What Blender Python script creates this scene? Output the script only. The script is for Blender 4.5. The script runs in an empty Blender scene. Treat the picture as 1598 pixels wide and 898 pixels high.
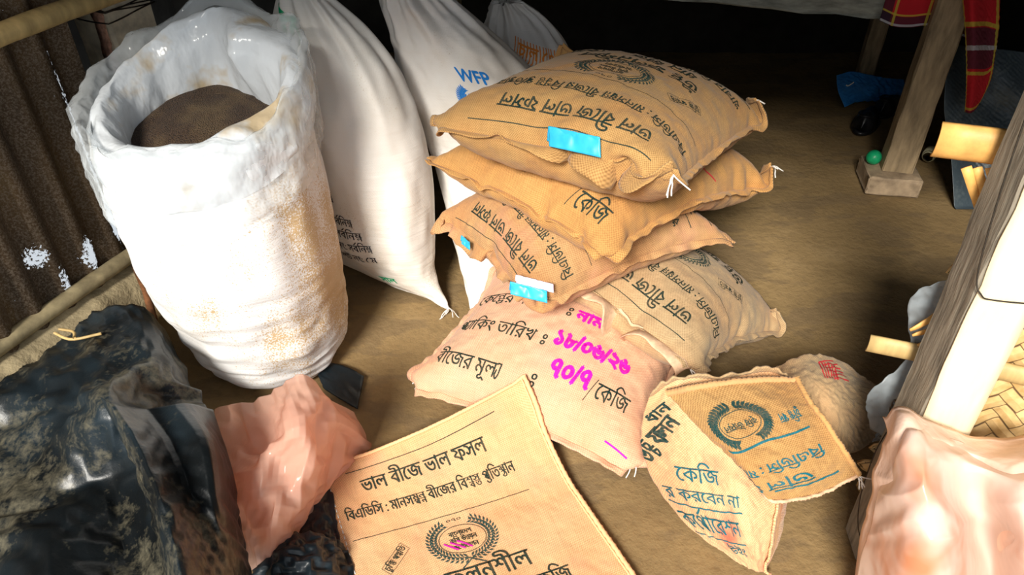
import bpy, bmesh, math, random
import numpy as np
from mathutils import Vector, Matrix
from mathutils.geometry import tessellate_polygon

S = bpy.context.scene
COL = S.collection
random.seed(7)
PI = math.pi
DEBUG = False

# ------------------------------------------------------------------ camera
PITCH = math.radians(37.0); FPX = 1150.0; CAMZ = 1.5
cam = bpy.data.cameras.new('camera'); cam.sensor_width = 36; cam.lens = 36 * FPX / 1598
cam.clip_start = .02
camo = bpy.data.objects.new('camera', cam); COL.objects.link(camo)
camo.location = (0, 0, CAMZ); camo.rotation_euler = (PI / 2 - PITCH, 0, 0); S.camera = camo

# ------------------------------------------------------------------ light
S.view_settings.view_transform = 'Standard'; S.view_settings.look = 'None'
S.view_settings.gamma = 1; S.view_settings.use_curve_mapping = False
S.view_settings.exposure = 0.45
w = bpy.data.worlds.new('sky'); S.world = w; w.use_nodes = True
bg = w.node_tree.nodes['Background']; bg.inputs[0].default_value = (.86, .93, 1, 1); bg.inputs[1].default_value = .55
sun = bpy.data.lights.new('sun', 'SUN'); sun.energy = 4.9; sun.angle = math.radians(16); sun.color = (1, .95, .86)
suno = bpy.data.objects.new('sun', sun); COL.objects.link(suno)
suno.rotation_euler = Vector((.34, 1.0, -.78)).to_track_quat('-Z', 'Y').to_euler()
# daylight coming in through the open doorway behind the photographer
dl = bpy.data.lights.new('doorway_daylight', 'AREA'); dl.shape = 'RECTANGLE'; dl.size = 2.2; dl.size_y = 1.6; dl.energy = 3.2; dl.color = (.93, .97, 1)
dlo = bpy.data.objects.new('doorway_daylight', dl); COL.objects.link(dlo)
dlo.location = (-.25, -.7, 1.75); dlo.rotation_euler = Vector((.12, 1, -.33)).to_track_quat('-Z', 'Y').to_euler()

# ------------------------------------------------------------------ helpers
cp, sp_ = math.cos(PITCH), math.sin(PITCH)
def ray(px, py):
    v = 449 - py
    return np.array([px - 799, cp * FPX + sp_ * v, -sp_ * FPX + cp * v])
def PZ(px, py, z=0.0):
    r = ray(px, py); t = (z - CAMZ) / r[2]; return np.array([r[0] * t, r[1] * t, z])
def PY(px, py, y):
    r = ray(px, py); t = y / r[1]; return np.array([r[0] * t, y, CAMZ + r[2] * t])

def tag(o, label=None, cat=None, group=None, kind=None):
    if label: o['label'] = label
    if cat: o['category'] = cat
    if group: o['group'] = group
    if kind: o['kind'] = kind
    return o
def thing(name, loc, label, cat, group=None, kind=None):
    o = bpy.data.objects.new(name, None); COL.objects.link(o); o.location = loc; o.empty_display_size = .05
    return tag(o, label, cat, group, kind)
def mesh_obj(name, verts, faces, mat, parent=None, smooth=True, uvs=None):
    me = bpy.data.meshes.new(name)
    me.from_pydata([tuple(map(float, v)) for v in verts], [], [tuple(map(int, f)) for f in faces]); me.update()
    if uvs is not None:
        l = me.uv_layers.new(name='UVMap')
        vi = np.zeros(len(me.loops), dtype=np.int32); me.loops.foreach_get('vertex_index', vi)
        l.data.foreach_set('uv', np.asarray(uvs, dtype=np.float32)[vi].ravel())
    if smooth: me.polygons.foreach_set('use_smooth', [True] * len(me.polygons))
    me.materials.append(mat)
    o = bpy.data.objects.new(name, me); COL.objects.link(o)
    if parent is not None:
        o.parent = parent; o.matrix_parent_inverse = Matrix.Translation(wloc(parent)).inverted()
    return o
def wloc(o):
    return Vector(o.location) if o.parent is None else Vector((0, 0, 0))
def bm_obj(name, bm, mat, parent=None, smooth=False):
    me = bpy.data.meshes.new(name); bm.to_mesh(me); bm.free(); me.materials.append(mat)
    if smooth: me.polygons.foreach_set('use_smooth', [True] * len(me.polygons))
    o = bpy.data.objects.new(name, me); COL.objects.link(o)
    if parent is not None: o.parent = parent; o.matrix_parent_inverse = Matrix.Translation(wloc(parent)).inverted()
    return o
def grid_faces(n, m, off=0, flip=False, closed=False):
    f = []
    for i in range(n - 1):
        for j in range(m if closed else m - 1):
            a, b, c, d = off + i * m + j, off + (i + 1) * m + j, off + (i + 1) * m + (j + 1) % m, off + i * m + (j + 1) % m
            f.append((a, b, c, d) if not flip else (a, d, c, b))
    return f
def solidify(o, t, off=-1.0):
    md = o.modifiers.new('thickness', 'SOLIDIFY'); md.thickness = t; md.offset = off; return o
def grid_obj(name, P, mat, parent=None, size=(1, 1), thick=.0012, flip=False, closed=False, off=-1.0, uv0=(0, 0)):
    n, m = P.shape[:2]
    uu, vv = np.meshgrid(np.linspace(0, size[0], n) + uv0[0], np.linspace(0, size[1], m) + uv0[1], indexing='ij')
    o = mesh_obj(name, P.reshape(-1, 3), grid_faces(n, m, 0, flip, closed), mat, parent, True, np.stack([uu, vv], -1).reshape(-1, 2))
    if thick: solidify(o, thick, off)
    return o

_R = np.random.RandomState(3)
def snoise(shape, freq, seed, octaves=3):
    """smooth periodic-free value noise on a unit grid, roughly -1..1"""
    rs = np.random.RandomState(seed); out = np.zeros(shape); amp = 1; tot = 0
    fx, fy = freq
    for o_ in range(octaves):
        kx, ky = max(2, int(fx * 2 ** o_) + 3), max(2, int(fy * 2 ** o_) + 3)
        g = rs.uniform(-1, 1, (kx, ky, 1))
        out += amp * upto(g, shape)[..., 0]; tot += amp; amp *= .5
    return out / tot * 1.6
def cr1(P, idx):
    """Catmull-Rom sample P along axis 0 at float idx"""
    n = P.shape[0]; i = np.clip(np.floor(idx).astype(int), 0, n - 2); t = (idx - i).reshape((-1,) + (1,) * (P.ndim - 1))
    def g(k):
        k = np.asarray(k); lo = k < 0; hi = k > n - 1
        r = P[np.clip(k, 0, n - 1)].copy()
        if lo.any(): r[lo] = 2 * P[0] - P[1]
        if hi.any(): r[hi] = 2 * P[n - 1] - P[n - 2]
        return r
    a, b, c, d = g(i - 1), g(i), g(i + 1), g(i + 2)
    return .5 * (2 * b + (c - a) * t + (2 * a - 5 * b + 4 * c - d) * t ** 2 + (3 * b - a - 3 * c + d) * t ** 3)
def upto(P, shape):
    n, m = P.shape[:2]
    Q = cr1(P, np.linspace(0, n - 1, shape[0]))
    Q = cr1(np.swapaxes(Q, 0, 1), np.linspace(0, m - 1, shape[1]))
    return np.swapaxes(Q, 0, 1)
def facet(P, shape, k=.7):
    """upsample but keep creases where the sheet is sharply folded"""
    u, v = np.meshgrid(np.linspace(0, 1, shape[0]), np.linspace(0, 1, shape[1]), indexing='ij')
    L = bil(P, u.ravel(), v.ravel()).reshape(shape[0], shape[1], 3); return L * k + upto(P, shape) * (1 - k)
def normals(P):
    du = np.gradient(P, axis=0); dv = np.gradient(P, axis=1)
    n = np.cross(du, dv); return n / (np.linalg.norm(n, axis=-1, keepdims=True) + 1e-12)
def bil(P, u, v):
    """bilinear sample of grid with u,v in 0..1"""
    n, m = P.shape[:2]; x = np.clip(u, 0, 1) * (n - 1); y = np.clip(v, 0, 1) * (m - 1)
    i = np.clip(np.floor(x).astype(int), 0, n - 2); j = np.clip(np.floor(y).astype(int), 0, m - 2)
    a = (x - i)[:, None]; b = (y - j)[:, None]
    return (P[i, j] * (1 - a) + P[i + 1, j] * a) * (1 - b) + (P[i, j + 1] * (1 - a) + P[i + 1, j + 1] * a) * b

# ---- height map everything settles on
HX0, HY0, HS, HN = -2.0, .3, .01, 400
H = np.zeros((HN, HN))
def hsample(x, y):
    a = np.clip((x - HX0) / HS, 0, HN - 2); b = np.clip((y - HY0) / HS, 0, HN - 2)
    i = a.astype(int); j = b.astype(int); a = a - i; b = b - j
    return (H[i, j] * (1 - a) + H[i + 1, j] * a) * (1 - b) + (H[i, j + 1] * (1 - a) + H[i + 1, j + 1] * a) * b
def hstamp(P):
    Q = upto(P, (max(P.shape[0], 160), max(P.shape[1], 160))).reshape(-1, 3)
    i = np.clip(((Q[:, 0] - HX0) / HS).round().astype(int), 0, HN - 1); j = np.clip(((Q[:, 1] - HY0) / HS).round().astype(int), 0, HN - 1)
    np.maximum.at(H, (i, j), Q[:, 2])

def tent(slope=1.0, its=26):
    """cloth bridges a cliff: soften the support so that nothing has to climb steeper than the slope"""
    global H
    for _ in range(its):
        for sh_ in ((1, 0), (-1, 0), (0, 1), (0, -1)): H = np.maximum(H, np.roll(H, sh_, (0, 1)) - slope * HS)
        for sh_ in ((1, 1), (-1, -1), (-1, 1), (1, -1)): H = np.maximum(H, np.roll(H, sh_, (0, 1)) - 1.414 * slope * HS)
# ---- position based cloth
def grid_groups(idx, rest_u, rest_v, kb=.25, ks=.6):
    """idx (n,m) index grid; rest_u / rest_v scalar cell sizes or arrays of rest positions"""
    n, m = idx.shape; G = []
    def add(I, J, r, k):
        if I.size: G.append((I.ravel(), J.ravel(), np.full(I.size, r) if np.isscalar(r) else r.ravel(), k))
    for p in (0, 1):
        e = (n - p) // 2 * 2; add(idx[p:p + e:2][:(n - p) // 2], idx[p + 1::2][:(n - p) // 2], rest_u, 1)
        add(idx[:, p::2][:, :(m - p) // 2], idx[:, p + 1::2][:, :(m - p) // 2], rest_v, 1)
        d = math.hypot(rest_u, rest_v); q = (n - p) // 2
        add(idx[p::2][:q, :-1], idx[p + 1::2][:q, 1:], d, ks); add(idx[p::2][:q, 1:], idx[p + 1::2][:q, :-1], d, ks)
    for a in (0, 1, 2, 3):
        I = np.arange(a, n - 2, 4); add(idx[I], idx[I + 2], 2 * rest_u, kb)
        I = np.arange(a, m - 2, 4); add(idx[:, I], idx[:, I + 2], 2 * rest_v, kb)
    return G
def project(X, G, W):
    for I, J, r, k in G:
        d = X[J] - X[I]; L = np.linalg.norm(d, axis=1) + 1e-9
        wi, wj = W[I], W[J]; c = (k * (L - r) / L / (wi + wj + 1e-9))[:, None] * d
        X[I] += wi[:, None] * c; X[J] -= wj[:, None] * c

def sim_sack(W, L, corners, vol, n=37, m=37, steps=150, seed=1, kb=.25, hydro=.0011, pk=.012, pin=.10, mids=()):
    """a closed bag sewn from two sheets (u along W, v along L), filled to a volume, let settle on the heap.
    corners: dict of (0|1,0|1) -> target point; returns top and bottom grids"""
    idT = np.arange(n * m).reshape(n, m); idB = idT.copy(); k = n * m
    for i in range(1, n - 1):
        for j in range(1, m - 1): idB[i, j] = k; k += 1
    c = {q: np.array(p, float) for q, p in corners.items()}
    u, v = np.meshgrid(np.linspace(0, 1, n), np.linspace(0, 1, m), indexing='ij'); u = u[..., None]; v = v[..., None]
    P = c[0, 0] * (1 - u) * (1 - v) + c[1, 0] * u * (1 - v) + c[0, 1] * (1 - u) * v + c[1, 1] * u * v
    ctr = P.mean((0, 1)); X = np.zeros((k, 3))
    nz = snoise((n, m), (5, 5), seed, 2) * .006
    bulge = (np.sin(u * PI) * np.sin(v * PI))[..., 0]
    T = P.copy(); T[..., 2] += .01 + bulge * .06 + nz; B = P.copy(); B[..., 2] += -bulge * .02
    lift = (hsample(B[..., 0], B[..., 1]) + .004 - B[..., 2]).max(); lift = max(lift, 0) * .5
    X[idB] = B + [0, 0, lift]; X[idT] = T + [0, 0, lift]
    V = np.zeros_like(X); Wt = np.ones(k)
    G = grid_groups(idT, W / (n - 1), L / (m - 1), kb) + grid_groups(idB, W / (n - 1), L / (m - 1), kb)
    sg = 1.0 if np.cross(c[1, 0] - c[0, 0], c[0, 1] - c[0, 0])[2] > 0 else -1.0
    pins = [(idT[(n - 1) * a, (m - 1) * b], c[a, b]) for a in (0, 1) for b in (0, 1)]
    for (a, b, t_) in mids: pins.append((idT[int(round(a * (n - 1))), int(round(b * (m - 1)))], np.array(t_, float)))
    for s in range(steps):
        F = np.zeros_like(X); vv = 0
        for idx, q in ((idT, sg), (idB, -sg)):
            Q = X[idx]; du = np.gradient(Q, axis=0); dv = np.gradient(Q, axis=1); N = np.cross(du, dv) * q
            vv += (Q[..., 2] * N[..., 2]).sum()
            F[idx] += N / ((W / (n - 1)) * (L / (m - 1)))
        p = pk * max(-1, min(2, 1 - vv / vol)) * 4
        zt = np.percentile(X[:, 2], 98)
        V = (V + F * (p + hydro * np.maximum(0, zt - X[:, 2:3]) * 6) + [0, 0, -.0003]) * .86
        sp = np.linalg.norm(V, axis=1, keepdims=True); V *= np.minimum(1, .012 / (sp + 1e-9))
        Y = X + V
        for it in range(6):
            project(Y, G, Wt)
            for i, t in pins:
                Y[i, :2] += (t[:2] - Y[i, :2]) * pin; Y[i, 2] += (t[2] - Y[i, 2]) * pin * 2.5
            h = hsample(Y[:, 0], Y[:, 1]) + .003; low = Y[:, 2] < h
            Y[low, 2] = h[low]; Y[low, :2] = Y[low, :2] * .5 + X[low, :2] * .5
        V = np.clip(Y - X, -.02, .02); X = Y
    if DEBUG: print('SACK', 'vol %.4f/%.4f' % (vv, vol), 'z', X[:, 2].min().round(3), X[:, 2].max().round(3), 'corners', [X[i].round(2).tolist() for i, t in pins])
    return X[idT], X[idB]

def crumple(P0, excess=1.1, iters=120, attract=.03, amp=.02, freq=(6, 6), seed=1, kb=.3, floor=True, grav=0.0, fix=None, oct_=2):
    """a sheet with more cloth than its place has room for: it buckles into folds about P0"""
    n, m = P0.shape[:2]; N = normals(P0)
    X = (P0 + N * (snoise((n, m), freq, seed, oct_) * amp)[..., None]).reshape(-1, 3)
    idx = np.arange(n * m).reshape(n, m)
    G = []
    def add(I, J, k, e):
        if I.size: G.append((I.ravel(), J.ravel(), np.linalg.norm(P0[..., :].reshape(-1, 3)[I.ravel()] - P0.reshape(-1, 3)[J.ravel()], axis=1) * e, k))
    for p in (0, 1):
        q = (n - p) // 2; add(idx[p::2][:q], idx[p + 1::2][:q], 1, excess); add(idx[p::2][:q, :-1], idx[p + 1::2][:q, 1:], .5, excess); add(idx[p::2][:q, 1:], idx[p + 1::2][:q, :-1], .5, excess)
        q = (m - p) // 2; add(idx[:, p::2][:, :q], idx[:, p + 1::2][:, :q], 1, excess)
    for a in range(4):
        I = np.arange(a, n - 2, 4); add(idx[I], idx[I + 2], kb, excess)
        I = np.arange(a, m - 2, 4); add(idx[:, I], idx[:, I + 2], kb, excess)
    W = np.ones(n * m); T = P0.reshape(-1, 3)
    if fix is not None: W[idx[fix].ravel()] = .05
    for s in range(iters):
        project(X, G, W); X += (T - X) * attract; X[:, 2] -= grav
        if floor:
            h = hsample(X[:, 0], X[:, 1]) + .003; X[:, 2] = np.maximum(X[:, 2], h)
    return X.reshape(n, m, 3)

# ------------------------------------------------------------------ materials
def mat(name): 
    m = bpy.data.materials.new(name); m.use_nodes = True; nt = m.node_tree; return m, nt, nt.nodes['Principled BSDF']
def nd(nt, t, **kw):
    n = nt.nodes.new(t)
    for k, v in kw.items():
        if k.startswith('i_'): n.inputs[int(k[2:]) if k[2:].isdigit() else k[2:]].default_value = v
        else: setattr(n, k, v)
    return n
def ramp(nt, fac, stops):
    r = nt.nodes.new('ShaderNodeValToRGB'); e = r.color_ramp.elements
    while len(e) < len(stops): e.new(.5)
    for q, (p, c) in zip(e, stops): q.position = p; q.color = (*c, 1) if len(c) == 3 else c
    nt.links.new(fac, r.inputs[0]); return r.outputs[0]
def mixc(nt, fac, a, b, mode='MIX'):
    n = nt.nodes.new('ShaderNodeMix'); n.data_type = 'RGBA'; n.blend_type = mode
    for s, v in ((0, fac), (6, a), (7, b)):
        if isinstance(v, bpy.types.NodeSocket): nt.links.new(v, n.inputs[s])
        else: n.inputs[s].default_value = v if s == 0 else ((*v, 1) if len(v) == 3 else v)
    return n.outputs[2]
def math_(nt, op, a, b=None, clamp=False):
    n = nt.nodes.new('ShaderNodeMath'); n.operation = op; n.use_clamp = clamp
    for s, v in ((0, a), (1, b)):
        if v is None: continue
        if isinstance(v, bpy.types.NodeSocket): nt.links.new(v, n.inputs[s])
        else: n.inputs[s].default_value = v
    return n.outputs[0]
def noise(nt, vec, scale, detail=4, rough=.55, out=0):
    n = nt.nodes.new('ShaderNodeTexNoise'); n.inputs['Scale'].default_value = scale; n.inputs['Detail'].default_value = detail; n.inputs['Roughness'].default_value = rough
    nt.links.new(vec, n.inputs['Vector']); return n.outputs[out]
def mapping(nt, vec, scale=(1, 1, 1), rot=(0, 0, 0), loc=(0, 0, 0)):
    n = nt.nodes.new('ShaderNodeMapping'); n.inputs['Scale'].default_value = scale; n.inputs['Rotation'].default_value = rot; n.inputs['Location'].default_value = loc
    nt.links.new(vec, n.inputs['Vector']); return n.outputs[0]
def bump(nt, b, h, strength=.5, dist=.002):
    n = nt.nodes.new('ShaderNodeBump'); n.inputs['Strength'].default_value = strength; n.inputs['Distance'].default_value = dist
    nt.links.new(h, n.inputs['Height']); nt.links.new(n.outputs[0], b.inputs['Normal'])
def coords(nt):
    t = nt.nodes.new('ShaderNodeTexCoord'); return t.outputs['UV'], t.outputs['Object']
def weave(nt, uv, period):
    s = nt.nodes.new('ShaderNodeSeparateXYZ'); nt.links.new(uv, s.inputs[0]); k = 2 * PI / period
    wob = noise(nt, uv, 60, 2)
    x = math_(nt, 'ADD', math_(nt, 'MULTIPLY', s.outputs[0], k), math_(nt, 'MULTIPLY', wob, 3.0))
    y = math_(nt, 'ADD', math_(nt, 'MULTIPLY', s.outputs[1], k), math_(nt, 'MULTIPLY', wob, 3.0))
    a = math_(nt, 'SINE', x); b = math_(nt, 'SINE', y)
    return math_(nt, 'ADD', math_(nt, 'MULTIPLY', math_(nt, 'MULTIPLY', a, b), .35), .5)

def jute(name, light=(.56, .345, .165), dark=(.30, .165, .07), stain=None, soff=(0, 0, 0)):
    m, nt, b = mat(name); uv, ob = coords(nt)
    wv = weave(nt, uv, .0062)
    n1 = noise(nt, mapping(nt, uv, (260, 18, 1)), 1, 3); n2 = noise(nt, mapping(nt, uv, (18, 260, 1)), 1, 3)
    th = math_(nt, 'MULTIPLY', math_(nt, 'ADD', n1, n2), .5)
    f = math_(nt, 'ADD', math_(nt, 'MULTIPLY', wv, .60), math_(nt, 'MULTIPLY', th, .48))
    c = ramp(nt, f, [(.25, dark), (.62, light), (.85, tuple(min(1, x * 1.25) for x in light))])
    blot = noise(nt, mapping(nt, uv, (1, 1, 1), loc=soff), 5, 3)
    c = mixc(nt, ramp(nt, blot, [(.35, (0, 0, 0)), (.7, (1, 1, 1))]), c, mixc(nt, 1.0, c, (1.0, .86, .78), 'MULTIPLY'))
    if stain:
        q = noise(nt, mapping(nt, uv, (1, 1, 1), loc=(soff[0] + 3, soff[1], 0)), 7, 4)
        c = mixc(nt, math_(nt, 'MULTIPLY', ramp(nt, q, [(.52, (0, 0, 0)), (.72, (1, 1, 1))]), stain[3]), c, stain[:3])
    nt.links.new(c, b.inputs['Base Color']); b.inputs['Roughness'].default_value = .93
    b.inputs['Specular IOR Level'].default_value = .15
    b.inputs['Sheen Weight'].default_value = .12
    bump(nt, b, f, .7, .0018); return m
def plain(name, col, rough=.7, nscale=30, var=.25, bs=.3, bd=.002, spec=.4, metal=0, uvs=False, stretch=(1, 1, 1)):
    m, nt, b = mat(name); uv, ob = coords(nt); v = mapping(nt, uv if uvs else ob, stretch)
    n = noise(nt, v, nscale, 5, .6)
    c = ramp(nt, n, [(.3, tuple(x * (1 - var) for x in col)), (.7, tuple(min(1, x * (1 + var)) for x in col))])
    nt.links.new(c, b.inputs['Base Color']); b.inputs['Roughness'].default_value = rough; b.inputs['Specular IOR Level'].default_value = spec
    b.inputs['Metallic'].default_value = metal
    bump(nt, b, n, bs, bd); return m
def ink(name, col, fade=.35):
    """ink soaked into the weave: threads show through it"""
    m, nt, b = mat(name); uv, ob = coords(nt)
    n = noise(nt, ob, 420, 2); n2 = noise(nt, ob, 28, 3)
    f = math_(nt, 'ADD', math_(nt, 'MULTIPLY', n, .7), math_(nt, 'MULTIPLY', n2, .45))
    c = ramp(nt, f, [(.50, col), (.86, tuple(col[i] * (1 - fade) + (.45, .27, .13)[i] * fade for i in range(3)))])
    nt.links.new(c, b.inputs['Base Color']); b.inputs['Roughness'].default_value = .9; b.inputs['Specular IOR Level'].default_value = .1
    return m
def film(name, col, alpha=.45, rough=.22, nscale=8, trans=.5, bumpd=.004, dirt=None):
    """thin translucent plastic film"""
    m, nt, b = mat(name); uv, ob = coords(nt)
    for l in list(nt.links):
        if l.to_node.type == 'OUTPUT_MATERIAL': nt.links.remove(l)
    out = [x for x in nt.nodes if x.type == 'OUTPUT_MATERIAL'][0]
    n = noise(nt, ob, nscale, 5, .6); cr = noise(nt, mapping(nt, ob, (1, 1, .5)), nscale * 2, 3, .6)
    c = ramp(nt, n, [(.3, col), (.75, tuple(min(1, x * 1.12) for x in col))])
    if dirt: c = mixc(nt, ramp(nt, noise(nt, ob, dirt[4], 4), [(dirt[5], (0, 0, 0)), (dirt[5] + .12, (1, 1, 1))]), c, mixc(nt, dirt[3], c, dirt[:3]))
    nt.links.new(c, b.inputs['Base Color']); b.inputs['Roughness'].default_value = rough
    bp = nd(nt, 'ShaderNodeBump'); bp.inputs['Strength'].default_value = .6; bp.inputs['Distance'].default_value = bumpd; nt.links.new(cr, bp.inputs['Height'])
    nt.links.new(bp.outputs[0], b.inputs['Normal'])
    tl = nd(nt, 'ShaderNodeBsdfTranslucent'); nt.links.new(c, tl.inputs[0])
    mx = nd(nt, 'ShaderNodeMixShader'); mx.inputs[0].default_value = trans; nt.links.new(b.outputs[0], mx.inputs[1]); nt.links.new(tl.outputs[0], mx.inputs[2])
    tp = nd(nt, 'ShaderNodeBsdfTransparent'); tp.inputs[0].default_value = tuple(1 - (1 - x) * .3 for x in col) + (1,)
    m2 = nd(nt, 'ShaderNodeMixShader'); m2.inputs[0].default_value = alpha; nt.links.new(tp.outputs[0], m2.inputs[1]); nt.links.new(mx.outputs[0], m2.inputs[2])
    nt.links.new(m2.outputs[0], out.inputs[0]); return m

M = {}
JUTES = [jute('jute_%s' % k, l, d, s, o) for k, l, d, s, o in (
    ('tan', (.48, .285, .11), (.23, .125, .042), None, (0, 0, 0)),
    ('gold', (.54, .30, .105), (.27, .14, .042), None, (4, 1, 0)),
    ('brown', (.50, .295, .135), (.26, .14, .06), (.55, .22, .18, .35), (2, 7, 0)),
    ('grey', (.50, .36, .20), (.27, .18, .095), (.20, .13, .07, .3), (9, 3, 0)),
    ('pink', (.74, .46, .30), (.46, .25, .15), (.80, .36, .26, .35), (5, 5, 0)),
    ('flat', (.78, .48, .25), (.46, .25, .115), (.72, .30, .20, .35), (1, 2, 0)),
    ('stained', (.76, .48, .26), (.46, .25, .12), (.62, .07, .05, .75), (1.2, 3.4, 0)))]
M['ink'] = ink('dark_green_ink', (.010, .055, .055))
M['ink_dark'] = ink('black_green_ink', (.012, .035, .03))
M['ink_teal'] = ink('teal_ink', (.005, .13, .17), .25)
M['ink_magenta'] = ink('magenta_ink', (.80, .01, .42), .12)
M['ink_red'] = ink('faded_red_ink', (.62, .03, .05), .3)
M['twine'] = plain('white_thread', (.8, .76, .7), .9, 200, .15)
M['blue_tag'] = plain('blue_paper', (.03, .42, .72), .35, 40, .12, .1)
M['tag_white'] = plain('white_paper', (.75, .62, .78), .6, 40, .1, .1)
M['lining'] = plain('pale_jute_lining', (.66, .44, .28), .9, 90, .18, .5)

# floor: trodden earth, ochre brown with darker patches scattered at random
m, nt, b = mat('trodden_earth'); uv, ob = coords(nt)
n1 = noise(nt, ob, 2.2, 6, .6); n2 = noise(nt, ob, 40, 5, .65); n3 = noise(nt, mapping(nt, ob, (1, 2.2, 1)), 3.1, 5, .55)
c = ramp(nt, n1, [(.3, (.19, .125, .055)), (.55, (.27, .18, .08)), (.75, (.34, .235, .115))])
c = mixc(nt, ramp(nt, n3, [(.52, (0, 0, 0)), (.56, (1, 1, 1))]), c, mixc(nt, .5, c, (.16, .11, .06)))
c = mixc(nt, ramp(nt, n2, [(.35, (1, 1, 1)), (.5, (0, 0, 0))]), c, mixc(nt, .3, c, (.15, .10, .05)))
nt.links.new(c, b.inputs['Base Color']); b.inputs['Roughness'].default_value = .85; b.inputs['Specular IOR Level'].default_value = .25
bump(nt, b, math_(nt, 'ADD', n2, math_(nt, 'MULTIPLY', n1, 3)), .5, .01); M['earth'] = m

# rusted corrugated sheet with pin holes that let daylight in
m, nt, b = mat('rusted_sheet'); uv, ob = coords(nt)
n1 = noise(nt, mapping(nt, ob, (1, 1, .25)), 9, 5); n2 = noise(nt, ob, 160, 3, .8)
c = ramp(nt, n1, [(.3, (.03, .016, .006)), (.6, (.085, .045, .013)), (.75, (.14, .085, .025))])
c = mixc(nt, math_(nt, 'MULTIPLY', ramp(nt, n2, [(.45, (0, 0, 0)), (.6, (1, 1, 1))]), .5), c, (.24, .19, .14))
nt.links.new(c, b.inputs['Base Color']); b.inputs['Roughness'].default_value = .8; bump(nt, b, n2, .5, .003)
hn = noise(nt, ob, 95, 3, .7); hb = noise(nt, mapping(nt, ob, (1, 1, .6), loc=(0, 0.2, .15)), 2.6, 2)
sx_ = nt.nodes.new('ShaderNodeSeparateXYZ'); nt.links.new(ob, sx_.inputs[0])
hb = math_(nt, 'MULTIPLY', hb, .22)
for hy, hz, ry, rz, am in ((1.955, .50, .030, .40, .36), (1.955, .30, .035, .10, .50), (1.846, .24, .045, .07, .50), (1.70, .32, .035, .05, .34), (1.74, .21, .03, .07, .36)):
    dy = math_(nt, 'POWER', math_(nt, 'ABSOLUTE', math_(nt, 'DIVIDE', math_(nt, 'SUBTRACT', sx_.outputs[1], hy), ry)), 2.0); dz = math_(nt, 'POWER', math_(nt, 'ABSOLUTE', math_(nt, 'DIVIDE', math_(nt, 'SUBTRACT', sx_.outputs[2], hz), rz)), 2.0)
    g_ = math_(nt, 'MULTIPLY', math_(nt, 'SUBTRACT', 1.0, math_(nt, 'ADD', dy, dz), True), am); hb = math_(nt, 'ADD', hb, g_)
hole = math_(nt, 'GREATER_THAN', math_(nt, 'ADD', hn, hb), .87)
out = [x for x in nt.nodes if x.type == 'OUTPUT_MATERIAL'][0]
tp = nd(nt, 'ShaderNodeBsdfTransparent'); mx = nd(nt, 'ShaderNodeMixShader'); nt.links.new(hole, mx.inputs[0]); nt.links.new(b.outputs[0], mx.inputs[1]); nt.links.new(tp.outputs[0], mx.inputs[2]); nt.links.new(mx.outputs[0], out.inputs[0])
M['rust_sheet'] = m

# white woven plastic sacking, dusty with spilt grain
def white_sack(name, dirt=(.52, .35, .16), dthr=.56, side=None, base=(.80, .80, .80), gain=.9):
    m, nt, b = mat(name); uv, ob = coords(nt)
    wv = weave(nt, uv, .0042); n1 = noise(nt, ob, 3.3, 5, .6); sp = noise(nt, ob, 230, 2, .7); st = noise(nt, mapping(nt, ob, (1, 1, .45)), 9, 4, .6)
    c = ramp(nt, wv, [(.2, tuple(x * .93 for x in base)), (.7, base)])
    c = mixc(nt, math_(nt, 'MULTIPLY', ramp(nt, n1, [(.45, (0, 0, 0)), (.75, (1, 1, 1))]), .45), c, (.60, .50, .37))
    k = math_(nt, 'ADD', math_(nt, 'MULTIPLY', n1, .5), math_(nt, 'MULTIPLY', st, .5))
    if side is not None:
        s = nt.nodes.new('ShaderNodeSeparateXYZ'); nt.links.new(ob, s.inputs[0])
        k = math_(nt, 'ADD', k, math_(nt, 'MULTIPLY', math_(nt, 'SUBTRACT', s.outputs[0], side), .5))
    g = math_(nt, 'ADD', k, math_(nt, 'MULTIPLY', math_(nt, 'SUBTRACT', sp, .5), .8))
    c = mixc(nt, math_(nt, 'MULTIPLY', ramp(nt, g, [(dthr, (0, 0, 0)), (dthr + .07, (1, 1, 1))]), gain), c, dirt)
    nt.links.new(c, b.inputs['Base Color']); b.inputs['Roughness'].default_value = .55; b.inputs['Specular IOR Level'].default_value = .35
    cre = noise(nt, mapping(nt, ob, (3, 3, 34)), 1.2, 4, .6)
    bump(nt, b, math_(nt, 'ADD', math_(nt, 'MULTIPLY', wv, .12), math_(nt, 'ADD', cre, math_(nt, 'MULTIPLY', st, .5))), .55, .006); return m
M['sack_big'] = white_sack('white_woven_sack_grainy', side=-.70, dthr=.565)
M['sack_mid'] = white_sack('white_woven_sack', (.45, .33, .18), .66, gain=.5, base=(.82, .79, .74))
M['sack_far'] = white_sack('white_woven_sack_worn', (.45, .33, .2), .66, gain=.5, base=(.82, .79, .75))
M['liner'] = film('white_liner_film', (.80, .84, .88), .93, .2, 9, .35, .014, dirt=(.60, .42, .18, .8, 6.5, .55))
M['clear'] = film('clear_film', (.86, .90, .93), .30, .10, 9, .25, .02)
M['pinkfilm'] = film('pink_film', (.95, .66, .54), .50, .16, 7, .5, .01)
M['pinkbag'] = film('pink_bag_film', (.95, .76, .66), .80, .2, 4, .3, .012, dirt=(.75, .25, .05, .75, 3.2, .52))
M['bluefilm'] = film('grey_blue_film', (.50, .55, .58), .45, .25, 5, .3, .006)
m, nt, b = mat('grain'); uv, ob = coords(nt)
vz = nd(nt, 'ShaderNodeTexVoronoi'); vz.inputs['Scale'].default_value = 330; nt.links.new(ob, vz.inputs['Vector'])
c = ramp(nt, vz.outputs['Distance'], [(.0, (.11, .06, .025)), (.55, (.035, .017, .008)), (1, (.01, .005, .002))])
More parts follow.
